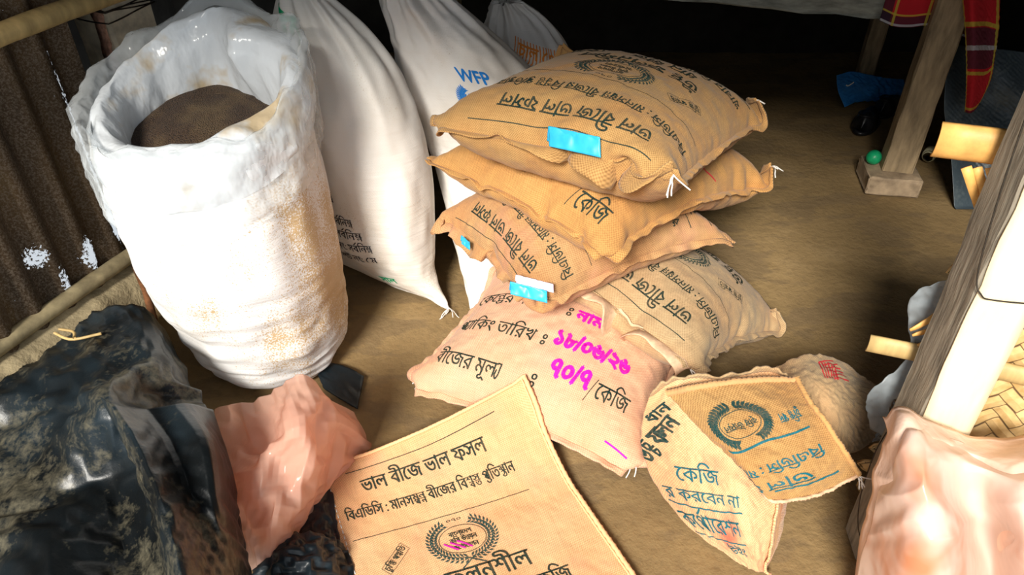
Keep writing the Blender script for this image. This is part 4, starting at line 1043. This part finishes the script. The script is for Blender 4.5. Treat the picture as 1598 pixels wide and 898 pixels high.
d = Design(); d.line([(.028, -.045), (.17, -.05)], .005); d.text('ভাল বী', .075, .25, -.088, .030, bold=.0018); d.text('িবএিডিস : মান', .03, .235, -.138, .024, bold=.0015)
d.line([(.03, -.185), (.22, -.188)], .005)
d.text('চুি[ক|ত] পদ', .03, .075, -.235, .02, bold=.001)
drape('teal_lettering', d, Gm, (.26, .32), M['ink_teal'], gm, flip=True)
e = Design()
for q in (1, .92): e.wreath(.155, -.235, .058 * q, .040 * q)
e.ring(.155, -.235, .042, .026, .0015); e.text('কৃিষ উ[ন|ন]য়ন', .12, .19, -.24, .012, bold=.001)
drape('wreath_emblem', e, Gm, (.26, .32), M['ink'], gm, flip=True)
tube(Gm[0] + [0, 0, .004], .006, 'seam', JUTES[0], root, 7, wob=.25); tube(Gm[:, 0] + [0, 0, .002], .004, 'hem', M['lining'], root, 7, wob=.25)
tube(Gm[:, -1] + [0, 0, .0], .008, 'seam', JUTES[2], root, 7, wob=.25)
threads(Gm[0, 0], (.3, -.7, -.2), 'loose_threads', root, 4, .03, 12, .0015)
hstamp(Gm)
# H: the bag behind it with red print
root = thing('jute_bag', (.83, 1.30, 0), 'jute bag with red diamond print, behind the slumped bag and beside the wooden post', 'sack', 'jute seed bags on the floor')
P = panel(rowsZ([
    [(1200, 580, .20), (1250, 556, .26), (1300, 558, .26), (1350, 590, .20), (1376, 606, .15)],
    [(1235, 615, .24), (1270, 600, .29), (1305, 600, .29), (1345, 615, .24), (1392, 628, .15)],
    [(1255, 665, .18), (1285, 650, .25), (1315, 650, .25), (1345, 655, .20), (1380, 655, .12)],
    [(1285, 735, .06), (1300, 715, .12), (1325, 705, .12), (1345, 700, .09), (1360, 690, .06)]]), 22, 22)
P = crumple(P, 1.02, 50, .10, .014, (4, 4), 111, kb=.4); Pf = np.swapaxes(fine(P, 100, 112), 0, 1)
Pb = closed_bag(Pf, (.06, .12, -.22), 1, 0); body = bag_mesh('body', Pf, Pb, JUTES[3], root, .35, .35, True); hstamp(Pf)
d = Design()
for q in range(6): d.line([(.13 + .009 * q, -.035 - .012 * q), (.175 + .009 * q, -.02 - .012 * q)], .0045); d.line([(.13 + .009 * q, -.035 - .0 * q), (.13 + .009 * q + .008, -.10)], .004)
drape('red_print', d, Pf, (.35, .35), M['ink_red'], body, flip=True)
seam_strip(Pf, Pb, 'u0', 'seam', JUTES[2], root, .014, 0, 15, .006, .005); seam_strip(Pf, Pb, 'u1', 'clear_liner', M['clear'], root, .045, .01, 16, .01, .001)

# ================================================================== PLASTIC
def film_thing(name, rows, n, m, material, label, cat, excess=1.08, seed=0, amp=.02, freq=(7, 7), iters=70, attract=.05, parent=None, up_=2, kb=.25, space='z', floor=True, sharp=.7, wall=False, fa=.0, ff=(30, 30)):
    P = panel(rowsZ(rows) if space == 'z' else [[PY(*q) for q in r] for r in rows], n, m)
    P = crumple(P, excess, iters, attract, amp, freq, seed, kb=kb, floor=floor); P = facet(P, (n * up_, m * up_), sharp)
    if wall:
        dd = (P[..., 0] - WA[0]) * WD[1] - (P[..., 1] - WA[1]) * WD[0]; k_ = np.maximum(0, .125 - dd); P[..., 0] += k_ * WD[1]; P[..., 1] -= k_ * WD[0]
    if fa: P += normals(P) * (snoise(P.shape[:2], ff, seed + 1, 2) * fa)[..., None]
    o = grid_obj(name, P, material, parent, (1, 1), .0006, off=0); tag(o, label, cat); return o, P
o, P = film_thing('black_plastic_sheet', [
    [(-90, 575, .05), (60, 528, .10), (140, 492, .16), (215, 480, .20), (258, 515, .14)],
    [(-90, 620, .12), (60, 596, .20), (170, 572, .27), (240, 556, .27), (296, 590, .16)],
    [(-90, 700, .10), (60, 672, .16), (160, 635, .33), (240, 650, .22), (325, 650, .18)],
    [(-90, 790, .10), (60, 775, .17), (180, 740, .20), (260, 710, .30), (350, 740, .17)],
    [(-90, 880, .12), (60, 850, .22), (200, 850, .18), (290, 800, .30), (375, 830, .15)],
    [(-90, 1020, .10), (60, 990, .20), (220, 970, .20), (310, 950, .25), (398, 940, .08)]], 26, 26, M['black_film'],
    'dusty black plastic sheet heaped in the corner in front of the rusted wall', 'plastic sheet', 1.07, 201, .05, (3, 3), 110, .03, up_=5, kb=.05, wall=True)
BSH = o
film_thing('folded_layer', [
    [(158, 622, .40), (178, 632, .43), (225, 640, .36), (290, 632, .36), (332, 642, .27)],
    [(192, 690, .36), (212, 690, .43), (262, 690, .37), (325, 690, .38), (364, 740, .21)],
    [(222, 765, .34), (244, 765, .42), (292, 765, .36), (340, 780, .34), (374, 820, .19)],
    [(246, 850, .32), (270, 850, .40), (315, 850, .34), (358, 860, .28), (390, 885, .15)],
    [(270, 950, .30), (292, 950, .37), (332, 950, .31), (372, 950, .23), (400, 950, .11)]], 22, 20, M['black_film'], None, None, 1.04, 205, .02, (3, 2), 80, .05, parent=BSH, floor=False, up_=5, kb=.05)
film_thing('black_plastic_bag', [
    [(400, 860, .04), (440, 835, .08), (480, 832, .08), (515, 838, .05), (535, 850, .02)],
    [(395, 890, .05), (440, 870, .10), (480, 868, .10), (520, 870, .06), (545, 880, .01)],
    [(380, 960, .03), (440, 950, .06), (480, 950, .06), (520, 950, .04), (555, 950, .01)]], 20, 22, M['black_bag'], 'crumpled black plastic bag between the black sheet and the flat jute bag', 'plastic bag', 1.15, 211, .03, (5, 5), 70, .05, up_=5, kb=.05)
film_thing('black_plastic_bag', [
    [(488, 700, .015), (500, 705, .02), (515, 715, .012)], [(478, 780, .02), (500, 790, .03), (522, 800, .006)], [(440, 880, .02), (505, 860, .03), (535, 870, .006)]], 30, 20, M['black_bag'], 'flat black plastic between the pink bag and the flat jute bag', 'plastic bag', 1.10, 213, .01, (8, 6), 50, .06)
P = panel(rowsZ([[(486, 562, .012), (530, 570, .012), (568, 588, .012)], [(496, 585, .014), (530, 598, .014), (563, 612, .012)], [(505, 606, .012), (532, 624, .012), (558, 638, .012)]]), 20, 20)
P += (snoise((20, 20), (4, 4), 3, 3) * .003)[..., None] * [0, 0, 1]
o = grid_obj('black_plastic_scrap', P, M['black_bag'], None, (1, 1), .006, off=0); tag(o, 'small square black scrap on the floor right of the open white sack', 'scrap')
PB, PBP = film_thing('pink_plastic_bag', [
    [(338, 640, .10), (385, 632, .20), (430, 606, .30), (470, 590, .35), (508, 616, .26), (550, 645, .10)],
    [(345, 690, .12), (400, 690, .22), (450, 668, .33), (490, 660, .31), (530, 660, .22), (576, 690, .02)],
    [(355, 750, .12), (400, 742, .25), (440, 735, .24), (480, 735, .24), (515, 730, .10), (548, 722, .015)],
    [(372, 820, .10), (400, 812, .16), (430, 810, .21), (462, 806, .14), (490, 790, .06), (505, 775, .01)],
    [(388, 890, .05), (402, 878, .08), (424, 865, .08), (448, 850, .05), (466, 838, .02), (480, 825, .01)]], 20, 22, M['pinkfilm'],
    'crumpled translucent pink plastic bag at the foot of the open white sack', 'plastic bag', 1.09, 221, .06, (4, 4), 80, .03, up_=7, kb=.10, sharp=.85)
film_thing('inner_fold', [
    [(350, 668, .06), (400, 650, .13), (440, 635, .20), (480, 625, .22), (515, 640, .16), (545, 660, .06)],
    [(360, 720, .07), (400, 712, .14), (440, 705, .20), (485, 700, .20), (520, 690, .12), (560, 695, .02)],
    [(375, 790, .06), (405, 784, .12), (435, 778, .14), (462, 770, .12), (490, 760, .06), (515, 752, .01)],
    [(392, 860, .03), (410, 850, .05), (430, 842, .05), (448, 832, .03), (462, 822, .02), (478, 812, .01)]], 18, 20, M['pinkfilm'], None, None, 1.14, 223, .05, (5, 5), 70, .04, up_=6, kb=.1, sharp=.85, parent=PB)

# ================================================================== RIGHT: POST, MAT, TARPAULIN
root = thing('wooden_post', (.83, 1.0, 0), 'square wooden door post, cream on its sunlit face and grey on its left side', 'post')
pa, pb = np.array([.832, 1.002, 0]), np.array([.802, 1.022, 1.7])
beam(pa, pb, .098, .095, 'shaft', M['grey_wood'], root, up=(.10, 1, 0), rough=.003, seed=7, seg=30, bevel=.005)
t = (pb - pa) / np.linalg.norm(pb - pa); fr = np.array([.10, 1, 0]); s_ = np.cross(t, fr); s_ /= np.linalg.norm(s_); q_ = np.cross(s_, t)
if q_[1] > 0: q_ = -q_
if s_[0] < 0: s_ = -s_
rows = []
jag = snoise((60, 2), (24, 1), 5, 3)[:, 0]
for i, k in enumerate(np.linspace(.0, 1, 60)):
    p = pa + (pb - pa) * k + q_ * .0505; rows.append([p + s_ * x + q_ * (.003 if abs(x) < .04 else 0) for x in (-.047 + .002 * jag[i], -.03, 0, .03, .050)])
o = grid_obj('sunlit_face', np.array(rows), M['sunlit_wood'], root, (1.7, .1), .004, off=0); tag(o, 'front face of the post, sunlight put into its cream colour')  # thin sheet over the grey wood, painting the sunlit face brighter
# wire round the post
def on_post(z, x, off=.053): k = z / 1.7; p = pa + (pb - pa) * k; return p + s_ * x + q_ * off
W_ = [on_post(1.15, -.056, -.01), on_post(.95, -.060, .02), on_post(.80, -.056, .045), on_post(.765, -.045, .060), on_post(.755, -.02, .060), on_post(.75, .055, .060)]
o = tube(curve_pts(W_, 40), .0014, 'wire', M['wire'], None, 6); tag(o, 'thin dark wire looped round the front face of the wooden post', 'wire')
W_ = [on_post(.34, -.052, -.03), on_post(.30, -.075, .0), on_post(.20, -.085, .03), on_post(.12, -.075, .06), on_post(.085, -.04, .075), on_post(.08, .0, .08)]
o = tube(curve_pts(W_, 40), .0012, 'wire', M['wire'], None, 6); tag(o, 'thin grey wire loop hanging low on the left side of the wooden post', 'wire')
# woven bamboo mat wall, with a ragged left edge
MD = np.array([.93, -.36]); MO = np.array([.765, 1.135]); ME = .075
def mat_pt(s, z, o=0.0): return np.array([MO[0] + MD[0] * s + .36 * o, MO[1] + MD[1] * s + .93 * o, z])
n, m = 60, 80; rag = snoise((m, 2), (40, 1), 13, 3)[:, 0] * .022
P = np.array([[mat_pt(max(s, ME + rag[j]) if i else ME + rag[j], z, .006 * math.sin(s * 60) * math.sin(z * 55)) for j, z in enumerate(np.linspace(0, .945, m))] for i, s in enumerate(np.linspace(0, .95, n))])
tag(grid_obj('wall_front', P, M['mat'], None, (.95, .945), .004), kind='structure')
def splint(p, q, w, name, label, seed=0):
    p, q = np.array(p, float), np.array(q, float); t = q - p; sd = np.cross(t, [.3, 1, 0]); sd /= np.linalg.norm(sd); rs = np.random.RandomState(seed); rows = []
    for k in np.linspace(0, 1, 8): rows.append([p + t * k + sd * x * w * (1 - .6 * k ** 3) + [0, -.004 * math.sin(k * 3), rs.uniform(-.001, .001)] for x in (-.5, 0, .5)])
    o = grid_obj(name, np.array(rows), M['orange_bamboo'], None, (1, .1), .003); tag(o, label, 'bamboo splint', 'broken bamboo splints of the mat'); return o
for i, (a, b, w_) in enumerate((((1508, 262, 1.105), (1532, 345, 1.10), .016), ((1526, 262, 1.10), (1541, 332, 1.095), .014), ((1545, 262, 1.095), (1552, 310, 1.09), .014), ((1560, 262, 1.09), (1562, 296, 1.085), .014))):
    splint(PY(*a), PY(*b), w_, 'bamboo_splint', ['leftmost broken splint hanging under the orange bamboo rail', 'second broken splint from the left under the orange bamboo rail', 'third broken splint from the left under the orange bamboo rail', 'broken splint under the orange bamboo rail, closest to the post'][i], i)
for i, (a, b, w_) in enumerate((((1470, 486, 1.10), (1420, 516, 1.085), .013), ((1470, 505, 1.10), (1424, 524, 1.085), .012), ((1460, 522, 1.10), (1432, 540, 1.09), .010))):
    splint(PY(*a), PY(*b), w_, 'bamboo_splint', ['topmost splint sticking out left of the post above the pale rail end', 'middle splint sticking out left of the post above the pale rail end', 'lowest short splint sticking out left of the post above the pale rail end'][i], 9 + i)
def half_cane(s0, s1, z, r, material, name, label, off=-.012):
    rows = []
    for s in np.linspace(s0, s1, 24):
        c = mat_pt(s, z + .003 * math.sin(s * 9), off); rows.append([c + np.array([-.36, -.93, 0]) * r * .55 * math.sin(a) + np.array([0, 0, r * math.cos(a)]) for a in np.linspace(0, PI, 11)])
    o = grid_obj(name, np.array(rows), material, None, (1, .1), .006); return tag(o, label, 'bamboo rail')
half_cane(-.05, .95, .955, .026, M['orange_bamboo'], 'bamboo_rail', 'orange split bamboo rail on top of the woven mat behind the post')
half_cane(-.035, .95, .505, .016, M['bamboo'], 'bamboo_rail', 'pale split bamboo rail across the woven mat, its cut end left of the post')
# grey tarpaulin hung behind the mat
P = panel([[PY(*q) for q in r] for r in [
    [(1474, 66, 2.78), (1520, 74, 2.78), (1570, 78, 2.76), (1620, 84, 2.74), (1720, 90, 2.7)],
    [(1476, 120, 2.72), (1520, 125, 2.74), (1570, 130, 2.70), (1620, 130, 2.70), (1720, 140, 2.66)],
    [(1474, 175, 2.68), (1520, 180, 2.68), (1570, 180, 2.68), (1620, 180, 2.64), (1720, 190, 2.6)],
    [(1484, 240, 2.62), (1520, 240, 2.63), (1570, 240, 2.60), (1620, 240, 2.60), (1720, 250, 2.56)],
    [(1490, 332, 2.50), (1520, 334, 2.50), (1570, 334, 2.50), (1620, 334, 2.50), (1720, 334, 2.50)]]], 64, 50)
P = crumple(P, 1.03, 60, .08, .014, (9, 5), 301, kb=.3, floor=False); P[..., 2] = np.maximum(P[..., 2], .004)
P = facet(P, (150, 120), .5)
o = grid_obj('tarpaulin', P, M['tarp_grey'], None, (1.2, 1), .0008); tag(o, 'wrinkled dark grey tarpaulin hanging beside the bed, above the orange bamboo rail', 'tarpaulin')
# translucent wrapping against the post's left side
P = panel([[mat_pt(.06, .70, -.02), mat_pt(.10, .70, -.02)], [mat_pt(.012, .62, .0), mat_pt(.08, .62, -.01)], [mat_pt(.045, .48, 0), mat_pt(.09, .46, -.01)], [mat_pt(.0, .38, -.03), mat_pt(.05, .36, -.02)], [mat_pt(.03, .28, -.02), mat_pt(.08, .26, -.02)]], 50, 14)
P = crumple(P, 1.1, 50, .08, .012, (8, 3), 311, floor=False)
o = grid_obj('plastic_wrapping', P, M['bluefilm'], None, (.4, .1), .0006); tag(o, 'bluish clear plastic wrapping sticking out low on the left side of the wooden post', 'plastic sheet')

# pink translucent bag at the right
root = thing('pink_plastic_sack', (1.0, .72, 0), 'big translucent pink plastic sack standing in front of the wooden post', 'sack')
P = panel([[PY(*q) for q in r] for r in [
    [(1398, 704, .865), (1422, 672, .87), (1470, 676, .88), (1530, 698, .89), (1600, 714, .9), (1700, 720, .9)],
    [(1388, 722, .85), (1418, 686, .83), (1462, 690, .82), (1516, 720, .82), (1600, 730, .79), (1720, 740, .80)],
    [(1374, 770, .835), (1412, 755, .77), (1465, 755, .75), (1522, 775, .80), (1600, 780, .73), (1730, 790, .74)],
    [(1358, 825, .82), (1408, 820, .73), (1480, 825, .71), (1540, 835, .785), (1610, 840, .69), (1740, 850, .70)],
    [(1340, 890, .81), (1410, 895, .70), (1490, 900, .67), (1546, 905, .76), (1620, 910, .65), (1750, 920, .66)],
    [(1335, 1040, .78), (1410, 1060, .66), (1500, 1080, .63), (1560, 1080, .66), (1640, 1090, .61), (1780, 1100, .62)],
    [(1330, 1300, .72), (1430, 1350, .64), (1530, 1400, .60), (1600, 1400, .60), (1700, 1400, .58), (1850, 1400, .60)]]], 70, 70)
P = upto(P, (150, 150)); P += normals(P) * (snoise((150, 150), (4, 3), 231, 3) * .008 - np.abs(snoise((150, 150), (5, 3), 232, 2)) * .006)[..., None]; P[..., 2] = np.maximum(P[..., 2], .003)
body = grid_obj('film', P, M['pinkbag'], root, (1, 1), .0008, off=0)
# its filling, seen dimly through the film
lump = P[8:-8, 6:-6] + [0.012, .03, -.012]; u, v = np.meshgrid(np.linspace(0, 1, lump.shape[0]), np.linspace(0, 1, lump.shape[1]), indexing='ij')
lump[..., 1] += ((1 - np.sin(u * PI) ** .4) + (1 - np.sin(v * PI) ** .4)) * .03; lump[..., 2] = np.maximum(lump[..., 2], .01)
grid_obj('filling', lump, plain('pale_filling', (.80, .56, .44), .8, 5, .25, .6, .02), root, (1, 1), .01)

# ================================================================== BED AND THE THINGS UNDER IT
root = thing('bed', (1.55, 2.75, 0), 'rough timber bed standing on a brick at the back right', 'bed')
ra, rb = PY(1050, -40, 2.98), PY(1500, 52, 2.74); ra[2] = .715; rb[2] = .70; ra = ra + (ra - rb) / np.linalg.norm(ra - rb) * 1.2
beam(ra, rb, .035, .105, 'side_rail', M['rail_wood'], root, rough=.008, seed=4, seg=20, bevel=.005)
lt, lb = PY(1462, 22, 2.70), PZ(1397, 263, .078); lb[1] = 2.72; lb = PZ(1397, 262, .078)
tag(beam(lb, np.array([lb[0] + .01, lb[1] + .02, .76]), .115, .09, 'leg', M['bed_wood'], root, up=(.25, 1, 0), rough=.003, seed=5, seg=12, bevel=.006), 'squared leg standing on the brick')
d_ = (rb - ra) / np.linalg.norm(rb - ra); bk = np.array([-d_[1], d_[0], 0])
for k in range(17):
    a = rb - d_ * (.12 + .125 * k) + [0, 0, .066]
    beam(a + bk * -.02, a + bk * 1.1, .118, .018, 'slat', M['rail_wood'], root, rough=.003, seed=20 + k, seg=6, bevel=.003)
beam(ra + bk * 1.05, rb + bk * 1.05, .035, .10, 'side_rail', M['rail_wood'], root, rough=.006, seed=6, seg=14)
beam(rb - d_ * .05 + bk * .0 + [0, 0, -.0], rb - d_ * .05 + bk * 1.08, .035, .09, 'end_rail', M['rail_wood'], root, rough=.006, seed=9, seg=10)
a = rb - d_ * .05 + bk * 1.02; beam((a[0], a[1], 0), (a[0], a[1], .72), .08, .08, 'leg', M['bed_wood'], root, up=(.25, 1, 0), rough=.003, seed=15, seg=8)
a = ra - d_ * .35 + bk * .05; a = ra + bk * 1.0; beam((a[0], a[1], 0), (a[0], a[1], .70), .08, .08, 'leg', M['bed_wood'], root, up=(.25, 1, 0), rough=.003, seed=16, seg=8)
# brick
bm = bmesh.new(); bmesh.ops.create_cube(bm, size=1)
c_ = PZ(1384, 268, .075); 
for v in bm.verts: v.co = (v.co.x * .205, v.co.y * .20, v.co.z * .078)
bmesh.ops.bevel(bm, geom=bm.edges[:], offset=.010, segments=3, affect='EDGES', profile=.6); bmesh.ops.subdivide_edges(bm, edges=bm.edges[:], cuts=3, use_grid_fill=True)
rs = np.random.RandomState(9)
for v in bm.verts: v.co += Vector(rs.uniform(-.0015, .0015, 3))
bmesh.ops.rotate(bm, verts=bm.verts, matrix=Matrix.Rotation(-.18, 3, 'Z')); bmesh.ops.translate(bm, verts=bm.verts, vec=(lb[0] - .015, lb[1] - .0, .0385))
o = bm_obj('brick', bm, M['brick'], None, True); tag(o, 'dusty brick on the floor under the front leg of the bed', 'brick')
# plaid blanket over the rail
def above(p, dz): return np.array([p[0], p[1], p[2] + dz])
q0, q1 = rb - d_ * .30, rb + d_ * .07
fr_ = -bk
rows = []
for k, (dn, ot) in enumerate(((.07, .5), (.074, .25), (.072, .02), (.06, -.030), (.01, -.036), (-.055, -.040))):
    rows.append([q0 + (q1 - q0) * t + bk * ot + np.array([0, 0, dn - (.03 * t + .012 * math.sin(t * 9)) * (k > 3)]) for t in np.linspace(0, 1, 8)])
P = crumple(upto(np.array(rows), (60, 50)), 1.01, 30, .15, .004, (6, 8), 401, floor=False); P = upto(P, (110, 90))
bl = grid_obj('plaid_blanket', P, M['plaid'], None, (.62, .5), .004, off=0, uv0=(.02, .05)); tag(bl, 'red plaid blanket hanging over the corner of the bed', 'blanket')
P = panel([[PY(*q) for q in r] for r in [
    [(1500, -30, 2.68), (1515, -30, 2.62), (1540, -30, 2.66), (1560, -30, 2.70)],
    [(1506, 40, 2.64), (1520, 40, 2.60), (1540, 40, 2.66), (1558, 45, 2.68)],
    [(1508, 95, 2.62), (1522, 95, 2.60), (1540, 95, 2.65), (1552, 90, 2.66)],
    [(1508, 140, 2.62), (1518, 142, 2.60), (1532, 140, 2.63), (1545, 125, 2.65)],
    [(1506, 174, 2.62), (1514, 176, 2.60), (1522, 170, 2.62), (1530, 158, 2.63)]]], 50, 30)
P = crumple(P, 1.06, 50, .1, .012, (4, 7), 402, floor=False)
grid_obj('hanging_end', upto(P, (90, 60)), M['plaid'], bl, (.42, .16), .004, off=0, uv0=(.16, .11))
# blue cloth, shoes, ball, jar
o, P = film_thing('blue_cloth', [
    [(1306, 118, .17), (1330, 112, .18), (1360, 118, .17), (1385, 122, .15), (1410, 124, .12)],
    [(1308, 140, .11), (1335, 138, .12), (1360, 145, .11), (1385, 145, .09), (1412, 142, .07)],
    [(1318, 167, .03), (1335, 160, .04), (1360, 158, .04), (1385, 160, .03), (1408, 156, .02)]], 30, 36, M['blue_cloth'], 'crumpled blue cloth with a white tick lying under the bed', 'cloth', 1.06, 241, .02, (5, 6), 50, .06)
o2 = Design(); o2.line([(.0, 0), (.012, -.004), (.034, .014)], .006)
bm = bmesh.new(); c_ = PZ(1322, 131, .155) + [-.01, -.012, 0]
vs = [bm.verts.new((c_[0] + a, c_[1] - .002, c_[2] + b)) for a, b in np.concatenate(o2.V)]
for f in o2.F: bm.faces.new([vs[k] for k in f])
bm_obj('white_mark', bm, M['twine'], o)
def shoe(px, py, rot, label):
    c = PZ(px, py, 0.0); root = thing('shoe', tuple(c), label, 'shoe', 'black shoes under the bed'); n, m = 20, 24; R = []
    cr, sr = math.cos(rot), math.sin(rot)
    def tr(x, y, z): return (c[0] + x * cr - y * sr, c[1] + x * sr + y * cr, z)
    for i, t in enumerate(np.linspace(0, 1, n)):
        L_ = -.13 + .26 * t; w_ = (.043 + .008 * math.sin(t * PI * 1.6)) * min(1, math.sin(min(t, 1 - t) * PI) ** .5 * 1.5 + .02); h = .075 - .035 * t if t > .35 else .078 - .016 * t
        h *= min(1, math.sin(min(t, 1 - t) * PI) ** .5 * 1.6 + .2)
        R.append([tr(L_, w_ * math.cos(a), .018 + max(0, h * math.sin(a) if math.sin(a) > 0 else .016 * math.sin(a))) for a in np.linspace(0, 2 * PI, m, endpoint=False)])
    V = np.array(R).reshape(-1, 3); mesh_obj('upper', V, grid_faces(n, m, closed=True) + [tuple(range(m))[::-1], tuple((n - 1) * m + j for j in range(m))], M['black_rubber'], root)
    pts = [tr((-.135 + .27 * .5) + .135 * math.cos(a), .05 * math.sin(a), .012) for a in np.linspace(0, 2 * PI, 40)]
    tube(pts, .010, 'sole', M['black_rubber'], root, 8)
    pts = [tr(-.07 + .045 * math.cos(a), .032 * math.sin(a), .085 - .1 * .045 * math.cos(a)) for a in np.linspace(0, 2 * PI, 30)]
    tube(pts, .006, 'collar', M['black_rubber'], root, 8)
shoe(1350, 196, 1.0, 'nearer black shoe on the floor in front of the blue cloth'); shoe(1384, 172, .9, 'farther black shoe on the floor behind the bed leg')
bm = bmesh.new(); bmesh.ops.create_icosphere(bm, subdivisions=4, radius=.030); c_ = PZ(1370, 232, .118)
for v in bm.verts: v.co = (v.co.x * 1, v.co.y, v.co.z * (1 + .03 * math.sin(v.co.x * 90)))
bmesh.ops.translate(bm, verts=bm.verts, vec=(lb[0] - .085, lb[1] + .03, .110)); o = bm_obj('green_ball', bm, M['green_plastic'], None, True); tag(o, 'small green ball resting on the brick beside the bed leg', 'ball')
# little cream jar lying on its side
c_ = PZ(1452, 240, .028); root = thing('plastic_jar', (c_[0], c_[1], 0), 'small cream plastic jar lying on its side right of the bed leg', 'jar')
ax = np.array([.035, .045, 0]); ax = ax / np.linalg.norm(ax)
def turned(prof, name, material):
    ring = []; sd = np.array([-ax[1], ax[0], 0])
    for t, r in prof: ring.append([np.array([c_[0], c_[1], .030]) + ax * t + (sd * math.cos(a) + np.array([0, 0, 1]) * math.sin(a)) * r for a in np.linspace(0, 2 * PI, 24, endpoint=False)])
    k = len(prof); V = np.array(ring).reshape(-1, 3); return mesh_obj(name, V, grid_faces(k, 24, closed=True) + [tuple(range(24))[::-1], tuple((k - 1) * 24 + j for j in range(24))], material, root)
turned([(-.030, .022), (-.028, .028), (.0, .029), (.022, .028), (.034, .020), (.038, .017)], 'body', M['jar']); turned([(-.046, .020), (-.045, .024), (-.031, .024), (-.030, .020)], 'lid', M['jar'])
# litter on the floor
for i, (a, b, c2, l) in enumerate((((922, 706), (945, 706), (962, 715), 'curled dry leaf sliver on the floor right of the flat jute bag'), ((872, 685), (884, 680), (893, 690), 'dark shred of fibre at the edge of the flat jute bag'))):
    P = curve_pts([PZ(*a, .004), PZ(*b, .006), PZ(*c2, .004)], 12); o = tube(P, .0022, 'dry_leaf', M['twig'] if i == 0 else M['rod'], None, 6); tag(o, l, 'leaf')
o = tube(curve_pts([PZ(968, 718, .004), PZ(976, 712, .02), PZ(982, 703, .035), PZ(988, 698, .05)], 14), .0018, 'white_string', M['twine'], None, 6); tag(o, 'short white string at the front corner of the bottom jute bag', 'string')
